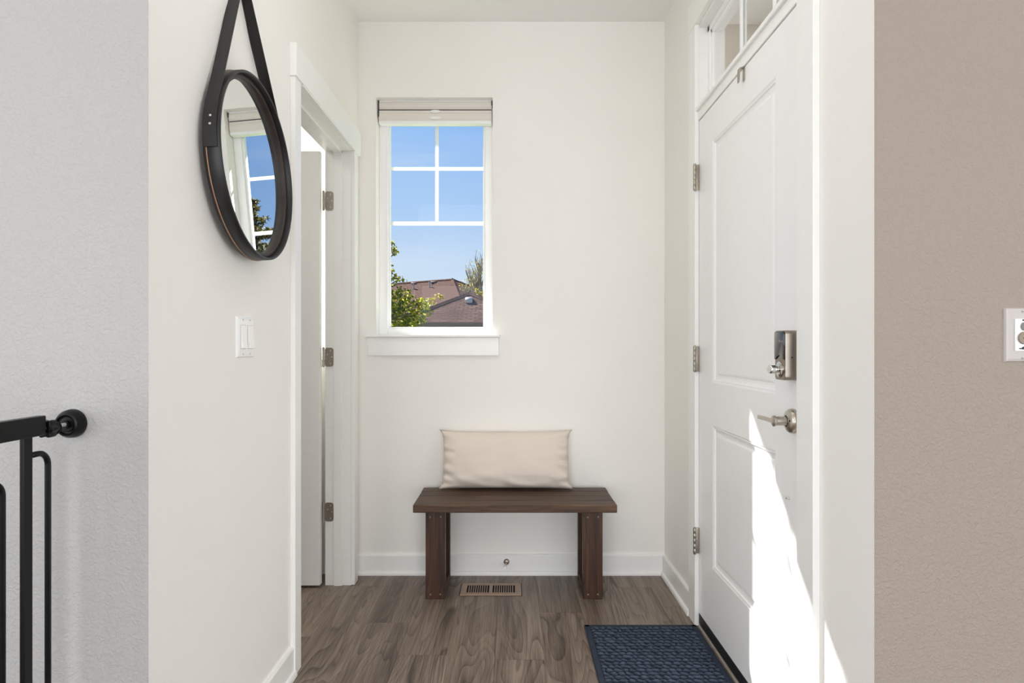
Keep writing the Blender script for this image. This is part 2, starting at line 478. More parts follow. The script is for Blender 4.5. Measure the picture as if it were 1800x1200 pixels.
# left doorway: jamb, stop, casing, header
b = MB()
JI0, JI1, JT = 2.263, 3.028, 2.045
b.box(LX, -W, LY0, JI0, 0, 2.06); b.box(LX, -W, JI1, LY1, 0, 2.06); b.box(LX, -W, JI0, JI1, JT, 2.06)
st = (-.836, -.797)                         # stop strip
b.box(*st, JI0, JI0+.011, 0, JT, .002); b.box(*st, JI1-.011, JI1, 0, JT, .002); b.box(*st, JI0, JI1, JT-.011, JT, .002)
CT = .018
def casing(b, xf, s, y0, y1, z0, z1):
    """flat casing with eased edges, on face x=xf projecting s*CT"""
    xa, xb = sorted((xf, xf+s*CT)); b.box(xa, xb, y0, y1, z0, z1, .0022)
casing(b, -W, 1, 2.197, JI0-.004, 0, 2.052)
casing(b, -W, 1, JI1+.004, 3.094, 0, 2.052)
# header: fillet, flat board, cap
b.box(-W, -W+.0235, 2.192, 3.134, 2.052, 2.165, .002)
b.box(-W, -W+.0215, JI0+.01, JI1-.01, 2.046, 2.0525, .0008)
struct('trim_1', b, TRIM, 'white casing and header around the left doorway', 'door trim')

# front door frame, transom bar and casing
OY0, OY1 = 1.663, 2.593
b = MB()
b.box(W, RX, RY0, OY0, 0, RZ); b.box(W, RX, OY1, RY1, 0, RZ); b.box(W, RX, OY0, OY1, 2.412, RZ)
b.box(W-.004, RX, OY0, OY1, 2.036, 2.080, .003)
b.box(W-.014, W+.006, OY0, OY1, 2.072, 2.088, .003)
xs = W+.047
b.box(xs, xs+.02, OY0, OY0+.013, .02, 2.036); b.box(xs, xs+.02, OY1-.013, OY1, .02, 2.036); b.box(xs, xs+.02, OY0, OY1, 2.023, 2.036)
casing(b, W, -1, 1.5745, OY0+.004, 0, 2.424)
casing(b, W, -1, OY1-.003, 2.681, 0, 2.424)
b.box(W-.0195, W, 1.5745, 2.681, 2.4245, 2.535, .002)
struct('trim_2', b, TRIM, 'white casing and frame around the front door and transom', 'door trim')

b = MB()
b.prism([(W-.006, 0), (W+.003, 0), (W+.003, .009), (W-.002, .008), (W-.006, .003)], 'y', OY0, OY1)
struct('trim_3', b, plain('pale_threshold_metal', (196,186,174), .4, .6, var=.06), 'thin metal threshold strip under the front door', 'threshold')

b = MB(); b.prism([(W+.003, 0), (RX+.03, 0), (RX+.03, .006), (W+.06, .011), (W+.003, .008)], 'y', OY0, OY1)
struct('trim_6', b, RUBBER, 'black sill under the front door behind the metal strip', 'threshold')

# ---------------------------------------------------------------- window 1 (hall window)
win = thing('window_1', ((WX0+WX1)/2, D, WZ0), 'tall white framed window in the back wall with grid in its upper half', 'window', kind='structure')
GY = 3.285
fx0, fx1, fz0, fz1 = WX0, WX1, WZ0, WZ1
IX0, IX1, IZ0, IZ1 = -.627, -.134, 1.214, 2.318
b = MB()
for (ya, yb, g) in ((3.258, 3.322, 0.0), (3.270, 3.300, .010)):
    b.box(fx0, IX0+g, ya, yb, fz0, fz1, .003); b.box(IX1-g, fx1, ya, yb, fz0, fz1, .003)
    b.box(IX0, IX1, ya+.001, yb-.001, fz0, IZ0+g, .003); b.box(IX0, IX1, ya+.001, yb-.001, IZ1-g, fz1, .003)
b.build('window_frame', VINYL, win)
b = MB(); b.box(IX0, IX1, GY-.002, GY+.002, IZ0, IZ1); b.build('window_glass', GLASS, win)
b = MB()
mx = (IX0+IX1)/2
for z, hw in ((2.031, .0085), (1.752, .0095)):
    b.box(IX0, IX1, GY-.0085, GY-.0025, z-hw, z+hw, .0015)
b.box(mx-.0085, mx+.0085, GY-.0080, GY-.0027, 1.752, IZ1, .0015)
b.build('muntin_grid', MUNTIN, win)
b = MB(); b.box(-.722, -.0565, D-.032, 3.258, 1.170, 1.184, .004); b.build('window_sill', TRIM, win)
b = MB(); b.box(-.708, -.062, D-.016, D, 1.080, 1.170, .002); b.build('window_apron', TRIM, win)

# cellular shade, drawn up
sh = thing('cellular_shade', ((WX0+WX1)/2, 3.215, 2.357), 'beige cellular shade pulled up to the top of the back window', 'window blind')
SA, SB = -.664, -.099
def cell(b, z0, z1, yb=3.213, yf=3.252):
    m = (z0+z1)/2; h = z1-z0
    b.prism([(yb+.006, z0), (yb+.001, z0+h*.22), (yb, m), (yb+.001, z1-h*.22), (yb+.006, z1), (yf-.006, z1), (yf, m), (yf-.006, z0)], 'x', SA, SB)
b = MB(); cell(b, 2.3115, 2.3500); b.build('upper_cells', SHADE, sh)
b = MB(); cell(b, 2.2530, 2.3075); b.prism([(3.2115,2.292),(3.2145,2.2905),(3.2145,2.294)], 'x', SA, SB); b.build('lower_cells', SHADE, sh)
b = MB(); b.box(SA+.001, SB-.001, 3.218, 3.250, 2.3072, 2.312); b.box(SA-.004, SA+.002, 3.212, 3.248, 2.276, 2.3535); b.box(SB-.002, SB+.003, 3.212, 3.248, 2.330, 2.3535); b.build('head_bracket', plain('dark_grey_clip', (70,68,66), .5), sh)
b = MB(); b.box(SA, SB, 3.211, 3.254, 2.2385, 2.2535, .004); b.build('bottom_rail', VINYL, sh)
b = MB(); b.box(SA, SB, 3.216, 3.250, 2.3505, 2.3565, .001); b.build('head_rail', VINYL, sh)
for zz in (2.298, 2.266):
    b = MB()
    b.prism([(mx+.028*math.cos(a)*1.0, zz+.0075*math.sin(a)) for a in [2*PI*i/20 for i in range(20)]], 'y', 3.204, 3.217, .0015)
    b.build('pull_handle', PLASTW, sh)

# ---------------------------------------------------------------- window 2 : transom over the front door
tr = thing('window_2', (.83, (OY0+OY1)/2, 2.08), 'transom window of three panes above the front door', 'window', kind='structure')
TX = .808
ty0, ty1, tz0, tz1 = OY0, OY1, 2.080, 2.412
b = MB()
for (xa, xb, g) in ((.792, .85, .022), (.800, .828, .034)):
    b.box(xa, xb, ty0, ty0+g, tz0, tz1, .002); b.box(xa, xb, ty1-g, ty1, tz0, tz1, .002)
    b.box(xa, xb, ty0, ty1, tz0, tz0+g, .002); b.box(xa, xb, ty0, ty1, tz1-g, tz1, .002)
b.build('window_frame', VINYL, tr)
b = MB(); b.box(TX-.002, TX+.002, ty0+.02, ty1-.02, tz0+.02, tz1-.02); b.build('window_glass', GLASS_T, tr)
for yy in (1.955, 2.238):
    b = MB(); b.box(TX-.010, TX-.003, yy-.009, yy+.009, tz0+.02, tz1-.02, .002); b.box(TX+.003, TX+.010, yy-.009, yy+.009, tz0+.02, tz1-.02, .002)
    b.build('muntin', VINYL, tr)

# ---------------------------------------------------------------- window 3 : side room window with drawn roller shade
w3 = thing('window_3', ((SX0+SX1)/2, D, SZ0), 'bright side room window behind the open left door', 'window', kind='structure')
b = MB()
b.box(SX0, SX0+.04, 3.258, 3.32, SZ0, SZ1); b.box(SX1-.04, SX1, 3.258, 3.32, SZ0, SZ1); b.box(SX0, SX1, 3.258, 3.32, SZ0, SZ0+.04); b.box(SX0, SX1, 3.258, 3.32, SZ1-.04, SZ1)
b.build('window_frame', VINYL, w3)
b = MB(); b.box(SX0+.04, SX1-.04, 3.283, 3.287, SZ0+.04, SZ1-.04); b.build('window_glass', GLASS, w3)
rs = MB(); rs.box(SX0+.004, SX1-.004, 3.236, 3.2375, SZ0+.004, SZ1-.03); rs.box(SX0+.004, SX1-.004, 3.222, 3.250, SZ1-.03, SZ1-.002, .008)
tag(rs.build('roller_shade', ROLLER, origin=((SX0+SX1)/2, 3.236, SZ0)), 'sunlit white roller shade glowing behind the open left door', 'window blind')

# ---------------------------------------------------------------- door 1 : two-panel front door
d1 = thing('door_1', (W+.02, (OY0+OY1)/2, 0), 'white two panel front door with keypad deadbolt and lever', 'front door', kind='structure')
DY0, DY1, DZ0, DZ1 = 1.667, 2.589, .050, 2.032
PYA, PYB = 1.840, 2.416
def panel_door(x, s, y0, y1, z0, z1, panels, thick):
    """door leaf: slab with recessed moulded panels on face x (outward normal s along x)"""
    m = MB()
    m.box(*sorted((x - s*.010, x - s*thick)), y0, y1, z0, z1)
    def strip(ya, yb, za, zb): m.box(*sorted((x, x - s*.0101)), ya, yb, za, zb, 0)
    ps = sorted(panels, key=lambda p: p[2])
    strip(y0, ps[0][0], z0, z1); strip(ps[0][1], y1, z0, z1)
    zc = z0
    for (ya, yb, za, zb) in ps:
        strip(ya, yb, zc, za); zc = zb
    strip(ps[0][0], ps[0][1], zc, z1)
    for (ya, yb, za, zb) in ps:
        # sloped moulding: outer bead, sloping cove to the recess, then a raised field
        prof = [(0, 0), (.006, .003), (.010, .003), (.014, .0075), (.022, .0095), (.030, .0100), (.036, .0072), (.040, .0065)]
        for (i0, d0), (i1, d1_) in zip(prof[:-1], prof[1:]):
            q0 = [(ya+i0, za+i0), (yb-i0, za+i0), (yb-i0, zb-i0), (ya+i0, zb-i0)]
            q1 = [(ya+i1, za+i1), (yb-i1, za+i1), (yb-i1, zb-i1), (ya+i1, zb-i1)]
            vs = [(x - s*d0, y, z) for y, z in q0] + [(x - s*d1_, y, z) for y, z in q1]
            fs = [(k, (k+1) % 4, 4+(k+1) % 4, 4+k) for k in range(4)]
            if s < 0: fs = [f[::-1] for f in fs]
            # outward normal towards +s
            t = MB(); t.faces(vs, fs, recalc=False)
            me = bpy.data.meshes.new('tmp'); t.bm.to_mesh(me); t.bm.free(); m.bm.from_mesh(me); bpy.data.meshes.remove(me)
        i = prof[-1][0]
        vs = [(x - s*.0065, ya+i, za+i), (x - s*.0065, yb-i, za+i), (x - s*.0065, yb-i, zb-i), (x - s*.0065, ya+i, zb-i)]
        m.faces(vs, [(0,1,2,3) if s > 0 else (3,2,1,0)], recalc=False)
    return m
panel_door(W, -1, DY0, DY1, DZ0, DZ1, [(PYA, PYB, .990, 1.900), (PYA, PYB, .290, .829)], .045).build('door_panel', DOORW, d1)
b = MB(); b.box(W+.002, W+.044, DY0, DY1, .0125, .050); b.box(W-.002, W+.003, DY0, DY1, .0125, .052, .001); b.build('door_sweep', RUBBER, d1)
def exterior_hinge(zc):
    b = MB()
    b.box(W-.0195, W-.0005, 2.5835, 2.5860, zc-.051, zc+.051, .0008)
    h = .102/5
    for i in range(5):
        z0 = zc-.051+i*h
        b.lathe([(0, z0+.0006), (.0056, z0+.0006), (.0062, z0+.0014), (.0062, z0+h-.0014), (.0056, z0+h-.0006), (0, z0+h-.0006)], (W-.0205, 2.5815, 0), (0,0,1), 14)
    b.lathe([(.0045, zc-.054), (.0045, zc+.054), (0, zc+.0555)], (W-.0205, 2.5815, 0), (0,0,1), 12)
    b.build('hinge', HINGEM, d1, autosmooth=40)
for zc in (1.806, 1.076, .345): exterior_hinge(zc)
# electronic deadbolt
DBY0, DBY1, DBZ0, DBZ1, DBX = 1.690, 1.757, 1.038, 1.170, .721
def rrect(y0, y1, z0, z1, r, n=6):
    out = []
    for (cy, cz, a0) in ((y1-r, z1-r, 0), (y0+r, z1-r, PI/2), (y0+r, z0+r, PI), (y1-r, z0+r, 3*PI/2)):
        for i in range(n+1):
            a = a0 + (PI/2)*i/n; out.append((cy+r*math.cos(a), cz+r*math.sin(a)))
    return out
b = MB(); b.prism(rrect(DBY0, DBY1, DBZ0, DBZ1, .010), 'x', DBX, W, .0012)
db = b.build('deadbolt', plain('taupe_satin_nickel', (158,149,138), .36, 1.0, var=.04), d1, autosmooth=35)
b = MB()
zw = 1.098
pts = rrect(DBY0+.0025, DBY1-.0025, DBZ1-.03, DBZ1-.0022, .008)
top = [p for p in pts if p[1] > DBZ1-.016]
low = [(DBY0+.0025 + (DBY1-DBY0-.005)*i/12, zw + .006*math.cos(PI*2*(i/12-.5))) for i in range(13)]
b.prism([p for p in sorted(top, key=lambda p: -p[0])] + low, 'x', DBX-.0035, DBX+.004, .0008)
b.build('battery_cover', GLOSSBLK, db, autosmooth=35)
tc = Vector((DBX, (DBY0+DBY1)/2, 1.066))
b = MB()
b.lathe([(0, 0), (.021, 0), (.021, .003), (.017, .006), (.009, .007), (.009, .016), (.0, .016)], tc, (-1,0,0), 28)
b.build('turn_rosette', CHROME, db, autosmooth=35)
b = MB()
b.prism([(tc.y+.0175*math.cos(a)*1.0, tc.z+.0125*math.sin(a)) for a in [2*PI*i/8+PI/8 for i in range(8)]], 'x', DBX-.030, DBX-.014, .003)
b.build('thumb_turn', CHROME, db)
b = MB(); b.lathe([(0,.0006),(.002,.0006),(.002,0)], (.738, DBY0, 1.098), (0,-1,0), 10); b.build('set_screw', DARKHOLE, db)
# lever
ly, lz = 1.720, .928
b = MB()
b.lathe([(.033, 0), (.0335, .006), (.0325, .011), (.029, .0165), (.022, .0205), (.015, .0225)], (W, ly, lz), (-1,0,0), 36)
lev = b.build('lever_handle', NICKEL, d1, autosmooth=40)
b = MB(); b.lathe([(.0125, .010), (.0125, .050), (.0150, .052), (.0150, .056), (.010, .059), (0, .059)], (W, ly, lz), (-1,0,0), 24); b.build('lever_neck', NICKEL, lev, autosmooth=40)
b = MB()
pa = []
for i in range(9):
    u = i/8; pa.append((.7005 + .002*math.sin(u*PI), ly + .004 + .098*u, lz + .001 + .002*u))
up = [(x-.0028, y, z) for x, y, z in pa]; dn = [(x+.0028, y, z) for x, y, z in pa]
outl = [(p[1], p[0]) for p in up] + [(p[1], p[0]) for p in dn[::-1]]
b.prism([(x, y) for y, x in outl], 'z', lz-.0055, lz+.0055, .0012)
b.build('lever_bar', NICKEL, lev)
b = MB(); b.lathe([(0,.0008),(.0028,.0008),(.0028,0)], (W-.0205, ly-.020, lz+.002), (-.9,-.43,0), 10); b.build('privacy_hole', DARKHOLE, lev)
b = MB(); b.lathe([(.004,0),(.004,.003),(.002,.006),(.004,.010),(0,.011)], (W, 1.7477, .715), (-1,0,0), 12); b.build('peg', ZINC, d1, autosmooth=50)

# over-door hook on the front door
hk = MB()
hy = 2.089
def hpro(pts): hk.prism(pts, 'y', hy-.0075, hy+.0075, .0004)
hpro([(W-.0006, 2.034), (W-.0026, 2.034), (W-.0026, 1.992), (W-.0006, 1.990)])
hpro([(W-.0010, 2.036), (W-.0010, 2.032), (W-.016, 2.026), (W-.0165, 1.990), (W-.0175, 1.984), (W-.0195, 1.984), (W-.0200, 1.990), (W-.0195, 2.028), (W-.017, 2.031)])
tag(hk.build('over_door_hook', HINGEM, origin=(W-.002, hy, 2.034)), 'small grey metal hook over the top edge of the front door', 'hook')

# ---------------------------------------------------------------- door 2 : open side-room door
d2 = thing('door_2', (-.885, 3.03, 0), 'white side room door standing open behind the left casing', 'interior door', kind='structure')
b = MB(); b.box(-1.652, -.892, 2.990, 3.025, .012, 2.036, .003); b.build('door_panel', TRIM, d2)
def butt_hinge(zc):
    b = MB()
    y = JI1 - .0012
    def plate(x0, x1, r=.012):
        pr = rrect(x0, x1, zc-.0445, zc+.0445, r, 4)
        b.prism(pr, 'y', y-.0022, y+.0005)
    plate(-.8785, -.8385)
    for i in range(5):
        h = .089/5; z0 = zc-.0445+i*h
        b.lathe([(0, z0+.0005), (.006, z0+.0008), (.006, z0+h-.0008), (0, z0+h-.0005)], (-.8845, JI1-.005, 0), (0,0,1), 14)
    b.lathe([(.0045, zc-.047), (.0045, zc+.047), (0, zc+.049)], (-.8845, JI1-.005, 0), (0,0,1), 12)
    o = b.build('hinge', HINGEM, d2, autosmooth=40)
    b = MB()
    for (xx, dz) in ((-.852, .03), (-.846, 0), (-.852, -.03), (-.866, .012)):
        b.lathe([(.0035, 0), (.0035, .0008), (.002, .0014), (0, .0012)], (xx, y-.0022, zc+dz), (0,-1,0), 10)
    b.build('hinge_screws', ZINC, o)
for zc in (1.811, 1.075, .346): butt_hinge(zc)
b = MB(); b.lathe([(.03,0),(.03,.006),(.012,.010),(.012,.03),(.024,.04),(.027,.052),(.02,.062),(0,.064)], (-1.59, 2.990, .95), (0,-1,0), 24); b.build('door_knob', NICKEL, d2, autosmooth=40)

# ================================================================= THINGS
# ---- bench
BX0, BX1, BZ = -.4265, .4570, .440
BY0 = 2.777
bench = thing('bench', ((BX0+BX1)/2, 2.985, 0), 'dark stained wooden slab bench against the back wall', 'bench')
for i in range(4):
    y0 = BY0 + i*.0876
    b = MB(); b.box(BX0 + R.uniform(-.001,.001), BX1 + R.uniform(-.001,.001), y0, y0+.0852, BZ-.034, BZ, .0036)
    b.build('seat_plank', BENCHX, bench)
LG = {'l': (-.3826, -.2950), 'r': (.3195, .4065)}
for k, (xa, xb) in LG.items():
    y0, y1 = 2.8605, 3.112
    b = MB(); b.box(xa, xb, y0, y0+.038, 0, BZ-.034, .0025); front = b.build('leg', BENCHZ, bench)
    b = MB(); b.box(xa, xb, y1-.038, y1, 0, BZ-.034, .0025); b.build('leg', BENCHZ, bench)
    b = MB(); b.box(xa+.001, xb-.001, y0+.038, y1-.038, .001, .039, .002); b.build('bottom_rail', BENCHX, bench)
    b = MB(); b.box(xa+.001, xb-.001, y0+.038, y1-.038, BZ-.072, BZ-.034, .002); b.build('top_rail', BENCHX, bench)
    xm = (xa+xb)/2
    for (dx, z) in ((-.0235, .366), (.0235, .367), (-.0215, .021), (.0225, .022)):
        b = MB(); b.lathe([(.0042, -.001), (.0042, .0006), (.0022, .0012), (.0012, .0002), (0, .0002)], (xm+dx, y0, z), (0,-1,0), 12)
        b.build('screw', plain('dull_screw_head', (138,124,110), .4, .8), front)

# ---- pillow
def pillow_mesh():
    NU, NV = 72, 40
    w, h, T = .612, .273, .060
    rr = random.Random(3)
    bm = bmesh.new()
    def pt(u, v, side):
        # u,v in -1..1 ; sides pinched between the pointed corners
        x = u*w/2*(1 - .018*(1-abs(v)**5)*abs(u)**3)
        z = v*h/2*(1 - .045*(1-abs(u)**2.5)*abs(v)**3*(1 if v > 0 else .3))
        cx = (abs(u)**14)*(abs(v)**(16 if v < 0 else 7))*(1.25 if v < 0 else 1)
        x += math.copysign(.024 if v < 0 else .018, u)*cx; z += math.copysign(.006, v)*cx
        e = max(0, (1-abs(u)**5))**.60 * max(0, (1-abs(v)**3.2))**.58
        y = T*e
        # seams puckers along the short sides, soft rumples on the face
        wr = noise.noise(Vector((u*3.1+side*9, v*2.2, 1.7)))*.010*e**.5
        ed = max(abs(u), 0)
        wr += .015*math.sin(v*17+u*6+2.1*noise.noise(Vector((u*2, v*3, side*5.))))*max(0, (abs(u)-.78)/.22)*e**.3
        wr += .011*math.sin(u*9+v*9+3*noise.noise(Vector((u*3, v*2, 4.+side))))*max(0, (-v-.55)/.45)*e**.4
        sag = .012*(1-(v+1)/2)*e         # fuller at the bottom
        return Vector((x, side*(y+wr*1.0+sag), z))
    F_ = {}
    for side in (-1, 1):
        for i in range(NU+1):
            for j in range(NV+1):
                u = -1+2*i/NU; v = -1+2*j/NV
                edge = i in (0, NU) or j in (0, NV)
                if edge and side == 1: F_[(1, i, j)] = F_[(-1, i, j)]; continue
                p = pt(u, v, side)
                if edge: p.y = .003*noise.noise(Vector((u*4, v*4, 0)))
                F_[(side, i, j)] = bm.verts.new(p)
    for side in (-1, 1):
        for i in range(NU):
            for j in range(NV):
                q = [F_[(side, i, j)], F_[(side, i+1, j)], F_[(side, i+1, j+1)], F_[(side, i, j+1)]]
                bm.faces.new(q if side == -1 else q[::-1])
    for f in bm.faces: f.smooth = True
    return bm
m = MB(); m.bm.free(); m.bm = pillow_mesh()
tilt = Matrix.Rotation(math.radians(-12), 4, 'X')
bmesh.ops.transform(m.bm, matrix=tilt, verts=m.bm.verts)
zmin = min(v.co.z for v in m.bm.verts); ymax = max(v.co.y for v in m.bm.verts)
bmesh.ops.translate(m.bm, verts=m.bm.verts, vec=Vector((-.027, D-.004-ymax, BZ+.001-zmin)))
PILc = (-.027, 3.08, BZ)
pil = tag(m.build('pillow', PILLOW, origin=PILc), 'cream linen lumbar pillow leaning on the wall on the bench', 'pillow')

# ---- floor register
reg = thing('floor_vent', (-.095, 2.972, 0), 'brown slotted metal floor vent under the bench', 'vent')
vx0, vx1, vy0, vy1 = -.236, .046, 2.900, 3.046
b = MB(); b.box(vx0+.02, vx1-.02, vy0+.015, vy1-.015, .0003, .0012); b.box(vx0-.0022, vx1+.0022, vy0-.0025, vy1+.0022, .0002, .0009); b.build('duct_shade_sheet', DARKHOLE, reg)  # flat black sheets paint the duct's darkness and a dark outline
b = MB()
sx0, sx1, sy0, sy1 = vx0+.030, vx1-.030, vy0+.026, vy1-.026
def slab(xa, xb, ya, yb): b.box(xa, xb, ya, yb, .0022, .0058, .0008)
def rimp(o, z): return [(vx0+o, vy0+o, z), (vx1-o, vy0+o, z), (vx1-o, vy1-o, z), (vx0+o, vy1-o, z)]
vs = rimp(0, .0) + rimp(.002, .003) + rimp(.008, .0058)
b.faces(vs, [(k+4*r, (k+1) % 4+4*r, (k+1) % 4+4*r+4, k+4*r+4) for r in (0, 1) for k in range(4)], recalc=False)
slab(vx0+.007, sx0, vy0+.007, vy1-.007); slab(sx1, vx1-.007, vy0+.007, vy1-.007); slab(sx0-.001, sx1+.001, vy0+.007, sy0); slab(sx0-.001, sx1+.001, sy1, vy1-.007)
xm = (sx0+sx1)/2; slab(xm-.008, xm+.008, sy0-.001, sy1+.001)
b.build('frame', BRASSY, reg)
for g, (ga, gb) in enumerate(((sx0, xm-.008), (xm+.008, sx1))):
    n = 10; p = (gb-ga)/n
    b = MB()
    for i in range(1, n):
        xc = ga + p*i
        M = Matrix.Translation((xc, (sy0+sy1)/2, .004)) @ Matrix.Rotation(math.radians(0), 4, 'Z')
        b.box(-.0022, .0022, -(sy1-sy0)/2-.001, (sy1-sy0)/2+.001, -.0018, .0016, .0006, M=M)
    b.build('louvers', BRASSY, reg)
b = MB(); b.box(sx0-.012, sx0-.004, sy0+.03, sy0+.036, .0055, .011, .001); b.build('damper_lever', BRASSY, reg)

# ---- door mat
mat = thing('door_mat', (.523, 2.21, 0), 'navy textured door mat lying in front of the front door', 'mat')
mx0, mx1, my0, my1 = .292, .744, 1.83, 2.588
b = MB()
n = 46; mm = 76
bw = .022
# knobbly pile as real relief
vs = []; fs = []
NXm, NYm = 150, 250
for j in range(NYm+1):
    for i in range(NXm+1):
        x = mx0+bw + (mx1-mx0-2*bw)*i/NXm; y = my0+bw + (my1-my0-2*bw)*j/NYm
        cx = x/.027; row = math.floor(y/.0235); cy = y/.0235 - row - .5
        cxx = cx + (.5 if row % 2 else 0) + .55*noise.noise(Vector((x*38, y*38, 3))); fx = cxx - math.floor(cxx) - .5
        jit = noise.noise(Vector((math.floor(cxx)*3.3, row*5.1, 0)))*.3
        r2 = ((fx+cy*.35)*1.95)**2 + (cy*1.95)**2
        h = max(0, 1-r2)**.55 * (.0074+.005*jit)
        h += noise.noise(Vector((x*160, y*160, 0)))*.0010
        edge = i in (0, NXm) or j in (0, NYm)
        vs.append((x, y, .0042 + (0 if edge else h)))
for j in range(NYm):
    for i in range(NXm):
        a = j*(NXm+1)+i; fs.append((a, a+1, a+NXm+2, a+NXm+1))
b.faces(vs, fs, recalc=False, smooth=True)
b.build('pile', RUG, mat)
b = MB()
b.box(mx0, mx1, my0, my1, 0, .0042, .0012)
for q in ((mx0+.003, mx0+bw, my0+.003, my1-.003), (mx1-bw, mx1-.003, my0+.003, my1-.003), (mx0+.003, mx1-.003, my0+.003, my0+bw), (mx0+.003, mx1-.003, my1-bw, my1-.003)):
    b.box(q[0], q[1], q[2], q[3], .002, .0072, .0022)
b.build('border', RUGEDGE, mat)

# ---- spring door stop on the back baseboard
ds = thing('door_stop', (-.024, D-.013, .066), 'small metal door stop sticking out of the back baseboard', 'door stop')
p0 = Vector((-.024, D-.0135, .066)); dr = Vector((-.10, -1, -.08)).normalized()
b = MB(); b.lathe([(.0145,-.004),(.0145,.004),(.011,.009),(.006,.011),(0,.011)], p0, dr, 20); b.build('base', HINGEM, ds, autosmooth=40)
b = MB(); b.lathe([(.0045,.009),(.0045,.060),(0,.060)], p0, dr, 12); b.build('rod', HINGEM, ds, autosmooth=40)
b = MB(); b.lathe([(.0062,.058),(.0066,.064),(.0062,.074),(0,.076)], p0, dr, 14); b.build('rubber_tip', PLASTW, ds, autosmooth=40)

# ---- round mirror on a leather strap
MY, MZ, MR = 1.800, 1.624, .255
mir = thing('wall_mirror', (-W, MY, MZ), 'round black strap hung mirror on the left hall wall', 'mirror')
def ring(r0, r1, xa, xb, bev=.0015, seg=96):
    """annular band, axis along x; heights measured from the wall"""
    b = MB()
    b.lathe([(r1-bev, xa), (r1, xa+bev), (r1, xb-bev), (r1-bev, xb), (r0+bev, xb), (r0, xb-bev), (r0, xa+bev), (r0+bev, xa)], (-W, MY, MZ), (1,0,0), seg, closed=True)
    return b
ring(.2475, MR, .001, .0445).build('frame_band', LEATHER, mir, autosmooth=50)
ring(.2345, .2473, .002, .030, .001).build('inner_ring', INNERW, mir, autosmooth=50)
ring(.253, MR+.0012, .0085, .0112, .0004).build('stitched_edge', TAN, mir, autosmooth=50)
b = MB(); b.lathe([(.244, .001), (.244, .0135), (0, .0135)], (-W, MY, MZ), (1,0,0), 96); b.build('backing_board', FELT, mir, autosmooth=40)
b = MB(); b.lathe([(.240, .014), (.240, .0175), (.2385, .0185), (0, .0185)], (-W, MY, MZ), (1,0,0), 96); b.build('mirror_glass', MIRROR, mir, autosmooth=10)
PEGY, PEGZ, pr = 1.768, 2.130, .010
Rs = MR + .0012
dist = math.hypot(PEGY-MY, PEGZ-MZ); psi = math.atan2(PEGZ-MZ, PEGY-MY)
th = math.acos((Rs - pr)/dist)              # tangent points lie at psi +- th on both circles
path = []
N = 22
aE = PI + math.radians(3.8)                 # strap ends a little below the axle line
def onc(cy, cz, r, a): return (cy + r*math.cos(a), cz + r*math.sin(a))
for i in range(N+1): path.append(onc(MY, MZ, Rs, aE + (psi+th-aE)*i/N))
for i in range(9): path.append(onc(PEGY, PEGZ, pr, psi+th - 2*th*i/8))
for i in range(N+1): path.append(onc(MY, MZ, Rs, psi-th + (-math.radians(3.8)-(psi-th))*i/N))
def ribbon(path, th_, x0, x1):
    b = MB(); n = len(path); A = []; B = []
    for i, p in enumerate(path):
        q = Vector(path[min(i+1, n-1)]) - Vector(path[max(i-1, 0)]); q.normalize()
        nn = Vector((-q.y, q.x))
        A.append((p[0], p[1])); B.append((p[0]+nn.x*th_, p[1]+nn.y*th_))
    vs = []; fs = []
    for i in range(n):
        for (x, P) in ((x0, A), (x1, A), (x1, B), (x0, B)):
            vs.append((x, P[i][0], P[i][1]))
    for i in range(n-1):
        for k in range(4):
            k2 = (k+1) % 4
            fs.append((4*i+k, 4*i+k2, 4*i+4+k2, 4*i+4+k))
    fs += [(0,1,2,3), (4*n-1, 4*n-2, 4*n-3, 4*n-4)]
    b.faces(vs, fs)
    return b
strap = ribbon(path, .0032, -W+.006, -W+.038).build('hanging_strap', LEATHER, mir, autosmooth=40)
for sy in (-1, 1):
    for dz in (.038, .059):
        a = math.asin(dz/Rs)
        nv = Vector((0, sy*math.cos(a), math.sin(a)))
        p = Vector((-W+.022, MY, MZ)) + nv*(Rs+.003)
        b = MB(); b.lathe([(.0034, 0), (.0032, .0012), (.0018, .0024), (0, .0027)], p, nv, 14); b.build('rivet', ZINC, strap, autosmooth=50)
b = MB(); b.lathe([(0,0),(pr-.0005,0),(pr-.0005,.040),(.015,.042),(.015,.050),(.011,.053),(0,.054)], (-W, PEGY, PEGZ), (1,0,0), 24); b.build('wall_peg', BLACKM, mir, autosmooth=40)

mir.location.x += .0118; mir.rotation_euler = (0, math.radians(-2.6), 0)   # hangs with its lower edge off the wall

# ---- double light switch on the left wall
sy0, sy1, szc, shh = 1.762, 1.880, 1.154, .058
sw = thing('light_switch', (-W, (sy0+sy1)/2, szc), 'white double rocker light switch below the round mirror', 'light switch')
b = MB()
fr = [(-W, 0.0, 0), (-W+.004, .0, 0)]
def yz_plate(mb, x0, s, y0, y1, z0, z1, t, bev, slope):
    """wall plate with sloped rim standing off face x0 by s*t"""
    lv = [(0, 0), (slope*.3, t*.75), (slope, t)]
    vs = []
    for (i, d) in lv:
        vs += [(x0+s*d, y0+i, z0+i), (x0+s*d, y1-i, z0+i), (x0+s*d, y1-i, z1-i), (x0+s*d, y0+i, z1-i)]
    fs = []
    for r in range(len(lv)-1):
        for k in range(4):
            fs.append((4*r+k, 4*r+(k+1) % 4, 4*r+4+(k+1) % 4, 4*r+4+k))
    r = 4*(len(lv)-1); fs.append((r, r+1, r+2, r+3)); fs.append((3,2,1,0))
    mb.faces(vs, fs)
yz_plate(b, -W, 1, sy0, sy1, szc-shh, szc+shh, .0062, 0, .010)
b.build('switch_plate', PLASTW, sw)
